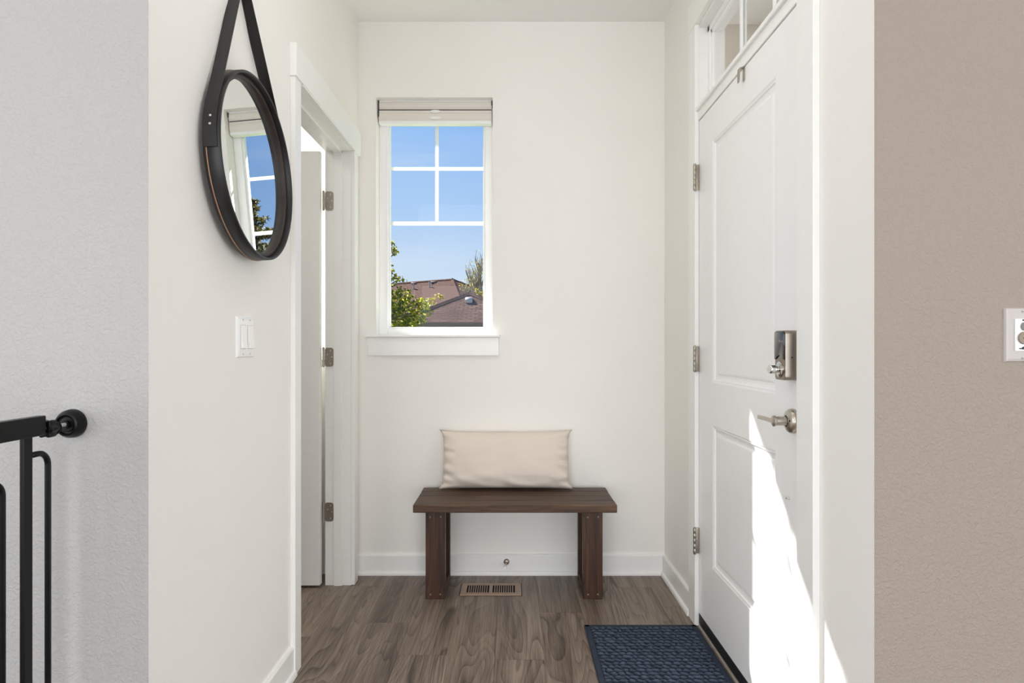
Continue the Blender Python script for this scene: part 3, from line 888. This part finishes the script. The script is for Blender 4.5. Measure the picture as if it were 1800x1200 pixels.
for k, yc in enumerate((sy0+.036, sy1-.036)):
    b = MB(); b.box(-W+.0061, -W+.0072, yc-.0175, yc+.0175, szc-.034, szc+.034, .0004); insert = b.build('rocker_bezel', plain('rocker_bezel_plastic', (196,195,191), .4), sw)
    b = MB()
    tip = .0035 if k == 0 else .0065
    b.prism([(-W+.0066, szc-.0325), (-W+.0072+tip+.002, szc-.0322), (-W+.0095, szc+.002), (-W+.0082, szc+.0325), (-W+.0066, szc+.0325)], 'y', yc-.0162, yc+.0162, .0006)
    b.build('rocker', PLASTW, sw)
    for zz in (szc+.048, szc-.048):
        b = MB(); b.lathe([(.0031,0),(.0031,.0006),(.002,.0010),(0,.0010)], (-W+.0062, yc, zz), (1,0,0), 12); b.build('screw', PLASTG, sw)

# ---- fan speed control on the right wall
fx, fz = 1.0620, 1.152
fc = thing('fan_control', (fx, F, fz), 'white wall plate with a round dial on the taupe right wall', 'wall control')
b = MB()
lv = [(0, 0), (.002, .0045), (.0072, .0062)]
vs = []
for (i, d) in lv:
    vs += [(fx-.0352+i, F-d, fz-.0565+i), (fx+.0352-i, F-d, fz-.0565+i), (fx+.0352-i, F-d, fz+.0565-i), (fx-.0352+i, F-d, fz+.0565-i)]
fs = [(4*r+k, 4*r+(k+1) % 4, 4*r+4+(k+1) % 4, 4*r+4+k) for r in range(2) for k in range(4)] + [(8,9,10,11), (3,2,1,0)]
b.faces(vs, fs); b.build('cover_plate', PLASTG, fc)
b = MB(); b.box(fx-.0172, fx+.0172, F-.0085, F-.006, fz-.0335, fz+.0335, .0006); ins = b.build('control_insert', PLASTW, fc)
b = MB(); b.lathe([(.0128,0),(.0128,.003),(.0118,.0042),(0,.0042)], (fx, F-.0085, fz-.0065), (0,-1,0), 32); dial = b.build('dial', KNOBG, ins, autosmooth=40)
b = MB(); b.box(fx-.0045, fx+.0045, F-.0132, F-.0126, fz-.0072, fz-.0058); b.box(fx-.003, fx+.003, F-.0132, F-.0126, fz+.0025, fz+.0032); b.build('dial_mark', ICON, dial)
b = MB()
b.prism([(fx+.0068*math.cos(a)*(1-.18*abs(math.cos(a))**.5*0), fz+.0175+.0085*math.sin(a)*(1.0)) for a in [2*PI*i/24 for i in range(24)]], 'y', F-.0105, F-.0084, .0006)
b.build('button', BTN, ins)
b = MB(); b.lathe([(0,.0004),(.0018,.0004),(.0018,0)], (fx-.001, F-.0085, fz+.0305), (0,-1,0), 10); b.build('indicator_dot', ICON, ins)
b = MB()
b.prism([(fx-.0105, fz-.0285), (fx-.0075, fz-.0265), (fx-.0075, fz-.0275), (fx-.004, fz-.0275), (fx-.004, fz-.0258), (fx+.0005, fz-.0242), (fx+.007, fz-.0235), (fx+.008, fz-.0250), (fx+.0005, fz-.0262), (fx+.0005, fz-.0305), (fx-.004, fz-.0298), (fx-.0075, fz-.0295)], 'y', F-.0088, F-.0084)
b.build('fan_symbol', ICON, ins)
for zz in (fz+.0484, fz-.0484):
    b = MB(); b.lathe([(.0034,0),(.0034,.0007),(.0022,.0012),(0,.0012)], (fx, F-.0062, zz), (0,-1,0), 14)
    s_ = b.build('screw', PLASTG, fc)
    b = MB(); b.box(fx-.0026, fx+.0026, F-.00765, F-.0072, zz-.0004, zz+.0004, M=None); b.build('screw_slot', ICON, s_)

# ---- safety gate
GX = -.914
gate = thing('safety_gate', (GX, .80, 0), 'black metal safety gate fixed to the left front wall', 'gate')
b = MB(); b.box(GX-.009, GX+.009, .20, 1.250, .956, .994, .002); b.build('top_rail', BLACKM, gate)
b = MB(); b.box(GX-.009, GX+.009, .20, 1.250, .075, .100, .002); b.build('bottom_rail', BLACKM, gate)
b = MB(); b.box(GX-.0045, GX+.0045, 1.199, 1.2205, .098, .958, .0012); b.build('post', BLACKM, gate)
def arch(ya, yb, zt, r=.026):
    """bar that leaves ya at height zt, bends and runs down at yb, then bends back"""
    s = 1 if yb > ya else -1
    pts = [(GX, ya, zt)]
    for i in range(9):
        a = (PI/2)*i/8
        pts.append((GX, yb - s*r + s*r*math.sin(a), zt - r + r*math.cos(a)))
    for i in range(9):
        a = (PI/2)*i/8
        pts.append((GX, yb - s*r + s*r*math.cos(a), .16 + r - r*math.sin(a)))
    pts.append((GX, ya, .16))
    return MB().tube(pts, .0056, 12)
arch(1.220, 1.2665, .921).build('bar', BLACKM, gate)
arch(1.085, 1.1525, .886).build('bar', BLACKM, gate)
b = MB(); b.box(GX-.0045, GX+.0045, 1.065, 1.086, .098, .958, .0012); b.build('post', BLACKM, gate)
for yy in (.98, .90, .82, .74, .66, .58, .50, .42, .34, .26):
    b = MB(); b.tube([(GX, yy, .098), (GX, yy, .958)], .0056, 12); b.build('bar', BLACKM, gate)
for zc in (.968, .088):
    b = MB()
    b.lathe([(0,.0005),(.0295,.0005),(.0300,.003),(.0285,.014),(.0235,.023),(.0195,.0245),(.0190,.019),(.0150,.0175),(.0150,.0200),(.0085,.0205),(.0080,.026),(0,.026)], (GX, F, zc), (0,-1,0), 40)
    cup = b.build('wall_cup', BLACKP, gate, autosmooth=35)
    b = MB()
    pts = [(.0036 if i % 2 else .0042, .020 + .0016*i) for i in range(45)]
    b.lathe([(0, .020)] + pts + [(0, .0915)], (GX, F, zc), (0,-1,0), 14); b.build('threaded_rod', plain('bright_zinc_thread', (214,213,208), .35, .25), gate, autosmooth=60)
    b = MB()
    pr_ = []
    for i in range(48):
        a = 2*PI*i/48; r = .0165 + .0022*math.cos(a*6); pr_.append((GX + r*math.cos(a), zc-.002+r*math.sin(a)))
    b.prism(pr_, 'y', 1.256, 1.276, .002); b.build('adjusting_knob', BLACKP, gate, autosmooth=40)
    b = MB(); b.lathe([(0,.0),(.014,.0),(.016,.004),(.013,.012),(.007,.016),(0,.016)], (GX, 1.276, zc-.002), (0,1,0), 24); b.build('lock_nut', BLACKP, gate, autosmooth=40)

# ================================================================= OUTSIDE
b = MB(); b.box(-60, 60, 6.2, 120, GROUND-.2, GROUND); b.box(-60, 1.0, T1+.02, 6.2, GROUND-.2, GROUND)
struct('ground', b, GRASS, 'lawn outside the back window', 'ground')
b = MB(); b.box(-1.03, .96, T1, 3.885, C, C+.22); b.box(-4.0, .96, 1.455, T1, C+.12, C+.22)  # eave's left end stops short so sun reaches the side room shade
struct('trim_4', b, SOFFIT, 'white roof eave above the back window outside', 'eave')
# porch beyond the transom
b = MB(); b.box(.905, 3.2, 3.20, 3.33, GROUND, C+.05); b.box(RX+.002, 2.6, 1.456, 1.476, GROUND, C-.002)
struct('wall_porch', b, EXTW, 'beige porch wall seen through the transom window', 'wall')
b = MB(); b.box(RX, 1.9, 1.455, 3.20, C, C+.08); b.box(1.25, 1.37, 1.455, 3.20, C-.05, C, .004)
struct('trim_5', b, SOFFIT, 'white porch ceiling seen through the transom window', 'porch ceiling')
b = MB(); b.box(1.0, 30, -10, 6.2, GROUND-.2, GROUND)
struct('bounce_ground', b, plain('pale_concrete', (206,203,196), .9, var=.05), 'pale concrete driveway added to light the porch', 'bounce_ground')  # unseen pale ground added to bounce sunlight onto the porch wall
b = MB(); b.box(RX, 2.3, 1.455, 3.20, GROUND, -.03)
struct('floor_porch', b, CONC, 'concrete porch slab outside the front door', 'porch floor')

def roof_solid(b, eaves, ridge, z0, z1, thick=.16, mat=0):
    """eaves: 4 corners (x,y) counter-clockwise; ridge: 2 points; ridge[0] near edge 0-1.. hip roof"""
    e = [(x, y, z0) for x, y in eaves]; l = [(x, y, z0-thick) for x, y in eaves]
    r = [(ridge[0][0], ridge[0][1], z1), (ridge[1][0], ridge[1][1], z1)]
    vs = e + l + r
    fs = [(0,1,8), (1,2,9,8), (2,3,9), (3,0,8,9)]
    b.faces(vs, fs, mat=0)
    return [(e, l)]

def house(name, label, eaves, ridge, ze, zr, inset, mats, vents):
    cx = sum(p[0] for p in eaves)/4; cy = sum(p[1] for p in eaves)/4
    hs = thing(name, (cx, cy, GROUND), label, 'house', 'neighbouring houses outside the back window')
    b = MB()
    e = [(x, y, ze) for x, y in eaves]
    r = [(*ridge[0], zr), (*ridge[1], zr)]
    lowr = [(x, y, ze-.02) for x, y in eaves]
    vs = e + r + lowr
    b.faces(vs, [(0,1,4), (1,2,5,4), (2,3,5), (3,0,4,5), (6,7,8,9)] + [(k, (k+1) % 4, 6+(k+1) % 4, 6+k) for k in range(4)])
    rf = b.build('roof', mats[0], hs)
    b = MB()                             # ridge and hip cap shingles
    def cap(p, q, n):
        p, q = Vector(p), Vector(q); dv = (q-p)/n
        side = dv.cross(Vector((0,0,1))).normalized()*.13
        for i in range(n):
            a = p + dv*i; c = p + dv*(i+1.15)
            up = Vector((0,0,.045)); dn = Vector((0,0,-.03))
            b.faces([a-side+dn, a+up, a+side+dn, c-side+dn+up*.3, c+up*1.5, c+side+dn+up*.3], [(0,1,4,3), (1,2,5,4), (0,3,5,2), (0,2,1), (3,4,5)])
    for k in range(4):
        t = 4 if k in (0, 1) else 5
        cap(vs[k], vs[t], 16)
    if (Vector(r[0])-Vector(r[1])).length > .3: cap(r[0], r[1], 26)
    b.build('ridge_cap', mats[0], rf)
    cxy = Vector((cx, cy))
    b = MB()
    pts = [Vector(p) for p in eaves]
    for k in range(4):
        p, q = pts[k], pts[(k+1) % 4]
        dd = (q-p).normalized(); nn = Vector((dd.y, -dd.x))
        if nn.dot(cxy-p) > 0: nn = -nn
        o1 = nn*.04
        vsx = [(p.x, p.y, ze-.02), (q.x, q.y, ze-.02), (q.x+o1.x, q.y+o1.y, ze-.0), (p.x+o1.x, p.y+o1.y, ze-.0),
               (p.x, p.y, ze-.22), (q.x, q.y, ze-.22), (q.x+o1.x, q.y+o1.y, ze-.22), (p.x+o1.x, p.y+o1.y, ze-.22)]
        b.faces(vsx, [(0,1,2,3), (7,6,5,4), (0,4,5,1), (3,2,6,7), (0,3,7,4), (1,5,6,2)])
    b.build('fascia', FASCIA, hs)
    b = MB()
    q = [cxy + (p-cxy)*(1-inset/(p-cxy).length) for p in pts]
    b.prism([(p.x, p.y) for p in q], 'z', GROUND, ze-.02)
    b.build('walls', SIDING, hs)
    for (x, y, z, sx, sy, sz, kind) in vents:
        b = MB()
        if kind in ('box', 'dark'):
            b.prism([(y-sy, z-.02), (y+sy, z+.02), (y+sy, z+sz), (y-sy*.2, z+sz), (y-sy, z+sz*.45)], 'x', x-sx, x+sx, .01)
        else:
            b.tube([(x, y, z-.1), (x, y, z+sz)], sx, 12)
        b.build('roof_vent', VENTM if kind != 'dark' else FASCIA, rf, autosmooth=40)
    return hs

def at(px, py, d):
    return ((px-899)*d/FPX, d, H + (607-py)*d/FPX)

# near hip roof
ex0, ex1, ey = -4.10, .95, 22.0
zE = at(0, 566.7, 22)[2]
ex = 2.42
hx = (ex0+ex1)/2
rz = zE + 1.20
va = at(824, 519, 23.9)
house('neighbour_garage', 'nearer low house with brown shingle hip roof outside the window',
      [(ex0, ey), (ex1, ey), (ex1, ey+2*ex+.35), (ex0, ey+2*ex+.35)],
      [(hx, ey+ex), (hx, ey+ex+.35)], zE, rz, .35, [SHINGLE, FASCIA],
      [(va[0]+.02, 23.75, rz-.40, .13, .17, .20, 'box')])
# far roof, turned by about 34 degrees
K = 40/35.0
u = Vector((.83, -.56)).normalized(); v = Vector((-u.y, u.x))*-1   # v faces the camera side
if v.y > 0: v = -v
A = Vector(at(796, 491, 40)[:2]); B = A - u*6.2
zr = at(796, 491, 40)[2]; run = 5.7; z_e = zr - 2.9
c0 = A + u*run + v*run; c1 = A + u*run - v*run; c2 = B - u*run - v*run; c3 = B - u*run + v*run
def on_roof(px, py, d, drop): p = at(px, py, d); return p
vts = []
for (px, along, dn) in ((770, 1.1, .35), (737, 2.6, .30), (712, 4.2, .30)):
    q = A - u*along*K + v*(dn)
    vts.append((q.x, q.y, zr - dn*.51, .17, .10, .11, 'dark'))
for (along, dn) in ((.95, .95), (2.0, 1.1)):
    q = A - u*along*K + v*dn
    vts.append((q.x, q.y, zr - dn*.51, .05, .05, .34, 'pipe'))
q = A + u*.9 - v*.35
vts.append((q.x+.35, q.y+.3, zr-.55, .06, .06, .62, 'pipe'))
house('neighbour_house', 'farther larger house with faded brown shingle roof outside the window',
      [tuple(c0), tuple(c1), tuple(c2), tuple(c3)], [tuple(A), tuple(B)], z_e, zr, .5, [SHINGLE2, FASCIA], vts)

def leaves(b, clumps, n_per, size, rng, flat=.5):
    vs = []; fs = []
    for (cx, cy, cz, r, n) in clumps:
        for _ in range(int(n*n_per)):
            while True:
                q = Vector((rng.uniform(-1,1), rng.uniform(-1,1), rng.uniform(-1,1)))
                if .25 < q.length < 1: break
            p = Vector((cx, cy, cz)) + q*r
            s = size*rng.uniform(.65, 1.3)
            a = Vector((rng.uniform(-1,1), rng.uniform(-1,1), rng.uniform(-1,.4))).normalized()
            w = a.cross(Vector((rng.uniform(-1,1), rng.uniform(-1,1), rng.uniform(-1,1)))).normalized()
            nrm = a.cross(w)*.18
            i = len(vs)
            vs += [p, p + a*s*.45 + w*s*.38 + nrm*s, p + a*s, p + a*s*.45 - w*s*.38 + nrm*s]
            fs += [(i, i+1, i+2), (i, i+2, i+3)]
    b.faces(vs, fs, recalc=False)

def branchy(b, p, d, length, r, depth, rng, tips, spread=.5, up=.15, shrink=.72, nb=2):
    pts = [p]; q = p; dd = d.copy()
    n = 4
    for i in range(n):
        dd = (dd + Vector((rng.uniform(-.14,.14), rng.uniform(-.14,.14), rng.uniform(-.03,.1)))).normalized()
        q = q + dd*length/n; pts.append(q)
    b.tube(pts, max(r, .011), 6, r1=max(r*.62, .009))
    tips.append(q)
    if depth == 0: return
    for k in range(nb + (1 if rng.random() < .4 else 0)):
        t = rng.uniform(.35, 1.0); s = pts[max(1, min(n, int(t*n)))]
        nd = (dd + Vector((rng.uniform(-1,1), rng.uniform(-1,1), rng.uniform(-.3,.6)))*spread + Vector((0,0,up))).normalized()
        branchy(b, s, nd, length*shrink*rng.uniform(.8,1.1), r*.55, depth-1, rng, tips, spread, up, shrink, nb)

# leafy yellow-green tree, left of the window
rt = random.Random(11)
TD = 10.0
base = Vector((-3.1, 10.2, GROUND))
t1 = thing('leafy_tree', base, 'yellow green leafy tree reaching in from the left of the window view', 'tree')
cl = []
for (px, py, rp, dd, n) in ((690,558,36,10,1.5),(716,546,30,9.9,1.2),(738,552,17,9.9,.5),(706,520,20,10.1,.6),(722,572,22,9.8,.7),(682,534,30,10.2,.9),(743,532,12,9.9,.26),(752,545,8,9.8,.1),
                            (690,488,11,10.3,.25),(701,490,8,10.3,.12),(684,474,9,10.3,.18),(689,435,8,10.4,.16),(695,443,5,10.4,.07),(691,427,4,10.4,.05),
                            (640,540,60,10.4,2.4),(610,470,70,10.6,2.8),(570,540,80,10.6,3.),(560,420,70,10.8,2.4),(655,470,22,10.5,.6),(655,425,26,10.6,.6),(520,480,80,10.9,2.4),(700,605,32,9.9,1.0),(650,610,50,10.2,1.4)):
    p = at(px, py, dd); cl.append((*p, rp*dd/FPX, n))
b = MB(); leaves(b, cl, 200, .062, rt); b.build('foliage', LEAF_YG, t1)
b = MB(); tips = []
b.tube([base, base+Vector((.03,0,.9)), base+Vector((.1,-.02,1.7))], .10, 10, r1=.07)
top = base+Vector((.1,-.02,1.7))
for c in cl:
    tgt = Vector(c[:3]); mid = top.lerp(tgt, .5) + Vector((0,0,.12))
    b.tube([top, mid, tgt], .03, 6, r1=.008)
b.build('trunk', BARK, t1)

# thin half bare tree, right
rb = random.Random(23)
base = Vector(at(843, 600, 29.2)); base.z = GROUND
t2 = thing('bare_tree', base, 'thin half bare birch tree right of the roofs outside the window', 'tree')
b = MB(); tips = []
b.tube([base, base+Vector((0,0,1.6)), base+Vector((.02,0,2.4))], .11, 8, r1=.085)
fork = base+Vector((.02,0,2.4))
for (dx, ln) in ((-.26, 2.3), (-.10, 2.7), (.06, 2.9), (.22, 2.5), (-.42, 1.9), (.4, 2.2)):
    branchy(b, fork + Vector((dx*.1,0,0)), Vector((dx, rb.uniform(-.2,.2), 1)).normalized(), ln*.80, .042, 3, rb, tips, .40, .40, .66, 3)
b.build('trunk', BARKL, t2)
lows = [t for t in tips if t.z < 4.9]
cl = [(*t, .18, 1) for t in rb.sample(lows, min(len(lows), 110))] + [(*t, .16, .5) for t in rb.sample(tips, 40)]
b = MB(); leaves(b, cl, 5, .062, rb); b.build('foliage', LEAF_Y, t2)

# yellow shrub between the two roofs
base = Vector((-3.9, 28.6, GROUND))
t3 = thing('yellow_shrub', base, 'small yellow leaved tree between the two neighbouring roofs', 'tree')
rs_ = random.Random(5); cl = []
for (px, py, rp, n) in ((757,526,6,.5),(765,522,7,.5),(776,522,5,.4),(750,532,7,.6),(760,540,10,1),(745,545,12,1.2),(770,545,12,1.2),(757,560,16,1.6)):
    p = at(px, py, 28.6); cl.append((*p, rp*28.6/FPX, n))
b = MB(); leaves(b, cl, 50, .12, rs_); b.build('foliage', LEAF_Y, t3)
b = MB(); base.x = cl[-1][0]; b.tube([Vector((cl[-1][0], 28.6, GROUND)), Vector(cl[-1][:3])], .06, 8, r1=.03)
for c in cl[:-1]: b.tube([Vector(cl[-1][:3]), Vector(c[:3])], .02, 5, r1=.008)
b.build('trunk', BARK, t3)

# yellow bush right of the near roof
base = Vector(at(858, 560, 27.5)); base.z = GROUND
t4 = thing('yellow_bush', base, 'yellow autumn bush at the foot of the half bare birch', 'bush')
cl = []
for (px, py, rp, n) in ((846,517,7,.5),(838,511,5,.3),(856,512,9,.8),(866,520,12,1.2),(858,535,14,1.6),(876,540,16,1.8)):
    p = at(px, py, 27.5); cl.append((*p, rp*27.5/FPX, n))
b = MB(); leaves(b, cl, 60, .12, rs_); b.build('foliage', LEAF_Y, t4)
b = MB(); b.tube([base, Vector(cl[-2][:3])], .06, 8, r1=.03)
for c in cl: b.tube([Vector(cl[-2][:3]), Vector(c[:3])], .02, 5, r1=.008)
b.build('trunk', BARK, t4)

# far pencil tips left of the far roof
for (px, py) in ((707.5, 484), (715, 490)):
    d = 52 if py < 487 else 53.3; p = Vector(at(px, py, d)); rc = random.Random(int(px))
    r_ = thing('far_evergreen', (p.x, p.y, GROUND), 'distant dark pointed evergreen beyond the far roof, %s of the two' % ('taller' if py < 487 else 'shorter'), 'tree')
    b = MB(); hh = p.z-GROUND; vs = []; fs = []
    for i in range(420):
        t = rc.random()**.6; z = p.z - t*hh*.9; rad = .02 + t*hh*.045; a = rc.uniform(0, 2*PI)
        tip = Vector((p.x+rad*math.cos(a), p.y+rad*math.sin(a), z-rad*.35)); s0 = Vector((p.x, p.y, z))
        sd = Vector((-math.sin(a), math.cos(a), 0))*.10
        k = len(vs); vs += [s0+sd, tip, s0-sd]; fs.append((k, k+1, k+2))
    b.faces(vs, fs, recalc=False); b.build('foliage', NEEDLE, r_)
    b = MB(); b.tube([(p.x, p.y, GROUND), (p.x, p.y, p.z-.05)], .12, 6, r1=.02); b.build('trunk', BARK, r_)

# evergreen that only the mirror shows
rc = random.Random(31)
px_, py_ = 4.74, 16.2; topz = 5.36
t5 = thing('evergreen_tree', (px_, py_, GROUND), 'dark green and gold evergreen reflected in the round mirror', 'tree')
vs = []; fs = []
hh = topz-GROUND
b = MB()
for lvl in range(34):
    t = lvl/33; z = topz - .1 - t*hh*.86; rad = .08 + t*2.6
    nb_ = 6 + int(10*t)
    for k in range(nb_):
        a = rc.uniform(0, 2*PI); L = rad*rc.uniform(.7, 1.1)
        dirv = Vector((math.cos(a), math.sin(a), .25 - .35*t)).normalized()
        st_ = Vector((px_, py_, z))
        m_ = max(5, int(L*16))
        for i in range(m_):
            q = st_ + dirv*L*(i+.5)/m_ - Vector((0,0,.12*(i/m_)**2*L))
            for _ in range(5):
                aa = Vector((rc.uniform(-1,1), rc.uniform(-1,1), rc.uniform(-1,.7))).normalized()*.13*rc.uniform(.6,1.2)
                ww = aa.cross(Vector((rc.uniform(-1,1), rc.uniform(-1,1), rc.uniform(-1,1)))).normalized()*.032
                kk = len(vs); vs += [q-ww, q+aa, q+ww]; fs.append((kk, kk+1, kk+2))
b.faces(vs, fs, recalc=False); b.build('foliage', NEEDLE, t5)
b = MB(); b.tube([(px_, py_, GROUND), (px_, py_, topz-.05)], .16, 8, r1=.015); b.build('trunk', BARK, t5)

# ================================================================= LIGHT
sun = bpy.data.lights.new('sun', 'SUN'); sun.energy = 19.0; sun.angle = math.radians(.7); sun.color = (1, .98, .95)
so = bpy.data.objects.new('sun', sun); COL.objects.link(so)
sd = Vector((.743, -1, -.98)).normalized()
so.rotation_euler = sd.to_track_quat('-Z', 'Y').to_euler(); so.location = (-6, 9, 9)

def area(name, loc, to, sx, sy, power, color=(1,1,1)):
    l = bpy.data.lights.new(name, 'AREA'); l.shape = 'RECTANGLE'; l.size = sx; l.size_y = sy; l.energy = power; l.color = color
    o = bpy.data.objects.new(name, l); COL.objects.link(o); o.location = loc
    o.rotation_euler = (Vector(to)-Vector(loc)).to_track_quat('-Z', 'Z').to_euler()
    return o
area('living_room_rear_window_daylight', (-.6, -4.96, 1.15), (-.6, 0, 1.15), 5.6, 2.1, 185, (.97, .985, 1))
area('living_room_left_window_daylight', (-3.97, -1.15, 1.42), (0, -1.15, 1.42), 2.9, 1.85, 65, (.965, .985, 1))
area('living_room_right_fill', (3.97, -1.15, 1.42), (0, -1.15, 1.42), 2.9, 1.85, 63, (.965, .985, 1))  # area lamp added in an unseen opening to light the hall's side walls
area('living_room_top_fill', (-.6, -1.2, C-.03), (-.6, -1.2, 0), 1.2, 1.2, 15, (1, .985, .965))  # overhead fill added behind the camera, no fixture
area('hall_fill', (0, 1.7, C-.03), (0, 1.7, 0), 1.0, .8, 3, (1, .985, .965))  # unseen fill added to lift the hall's side walls
area('side_room_fill', (-1.7, 2.1, C-.03), (-1.7, 2.1, 0), .4, .4, 8, (1, .96, .9))  # added so the open door and its jamb are lit
pl = area('porch_fill', (1.55, 2.3, C-.02), (1.55, 2.3, 0), .3, .3, 22, (1, .97, .93)); pl.data.spread = math.radians(105)  # fill added to brighten the porch behind the transom

w = bpy.data.worlds.new('sky'); S.world = w; w.use_nodes = True
nt = w.node_tree; nt.nodes.clear()
tc_ = nt.nodes.new('ShaderNodeTexCoord'); sp = nt.nodes.new('ShaderNodeSeparateXYZ'); nt.links.new(tc_.outputs['Generated'], sp.inputs[0])
rp = nt.nodes.new('ShaderNodeValToRGB'); cr = rp.color_ramp
stops = [(0.0, (200,214,228)), (.04, (232,241,252)), (.10, (212,230,253)), (.20, (178,211,252)), (.33, (156,197,251)), (.6, (118,168,240)), (1.0, (84,138,222))]
cr.elements[0].position = 0; cr.elements[0].color = lin(stops[0][1]); cr.elements[1].position = 1; cr.elements[1].color = lin(stops[-1][1])
for p, c in stops[1:-1]:
    e = cr.elements.new(p); e.color = lin(c)
nt.links.new(sp.outputs[2], rp.inputs[0])
mp = nt.nodes.new('ShaderNodeMapping'); nt.links.new(tc_.outputs['Generated'], mp.inputs[0]); mp.inputs['Scale'].default_value = (1.2, 1.2, 9)
cn = nt.nodes.new('ShaderNodeTexNoise'); nt.links.new(mp.outputs[0], cn.inputs['Vector']); cn.inputs['Scale'].default_value = 2.4; cn.inputs['Detail'].default_value = 5
cf = nt.nodes.new('ShaderNodeValToRGB'); nt.links.new(cn.outputs['Fac'], cf.inputs[0])
cf.color_ramp.elements[0].position = .52; cf.color_ramp.elements[0].color = (0,0,0,1); cf.color_ramp.elements[1].position = .8; cf.color_ramp.elements[1].color = (.35,.35,.35,1)
mxn = nt.nodes.new('ShaderNodeMix'); mxn.data_type = 'RGBA'
nt.links.new(cf.outputs[0], mxn.inputs[0]); nt.links.new(rp.outputs[0], mxn.inputs[6]); mxn.inputs[7].default_value = lin((242,247,254))
dp = nt.nodes.new('ShaderNodeVectorMath'); dp.operation = 'DOT_PRODUCT'; nt.links.new(tc_.outputs['Generated'], dp.inputs[0]); dp.inputs[1].default_value = (-.6, .8, 0)
dr_ = nt.nodes.new('ShaderNodeValToRGB'); nt.links.new(dp.outputs['Value'], dr_.inputs[0])
dr_.color_ramp.elements[0].position = .30; dr_.color_ramp.elements[0].color = (.40,.52,.72,1); dr_.color_ramp.elements[1].position = .84; dr_.color_ramp.elements[1].color = (1,1,1,1)
ml = nt.nodes.new('ShaderNodeMix'); ml.data_type = 'RGBA'; ml.blend_type = 'MULTIPLY'; ml.inputs[0].default_value = 1
nt.links.new(mxn.outputs[2], ml.inputs[6]); nt.links.new(dr_.outputs[0], ml.inputs[7])
bg = nt.nodes.new('ShaderNodeBackground'); bg.inputs[1].default_value = 1.0; nt.links.new(ml.outputs[2], bg.inputs[0])
wo = nt.nodes.new('ShaderNodeOutputWorld'); nt.links.new(bg.outputs[0], wo.inputs[0])

# ================================================================= CAMERA
cam = bpy.data.cameras.new('camera'); co = bpy.data.objects.new('camera', cam); COL.objects.link(co)
cam.sensor_width = 36; cam.lens = FPX/1800*36
co.location = (0, 0, H); co.rotation_euler = (PI/2, 0, 0)
cam.shift_x = 1/1800; cam.shift_y = 7/1800
cam.clip_start = .02
S.camera = co
vs_ = S.view_settings
S.display_settings.display_device = 'sRGB'
vs_.view_transform = 'Standard'; vs_.look = 'None'; vs_.gamma = 1; vs_.exposure = 0.0; vs_.use_curve_mapping = False
S.cycles.max_bounces = 14; S.cycles.diffuse_bounces = 8; S.cycles.transparent_max_bounces = 16
S.cycles.sample_clamp_indirect = 8
S.cycles.use_denoising = True
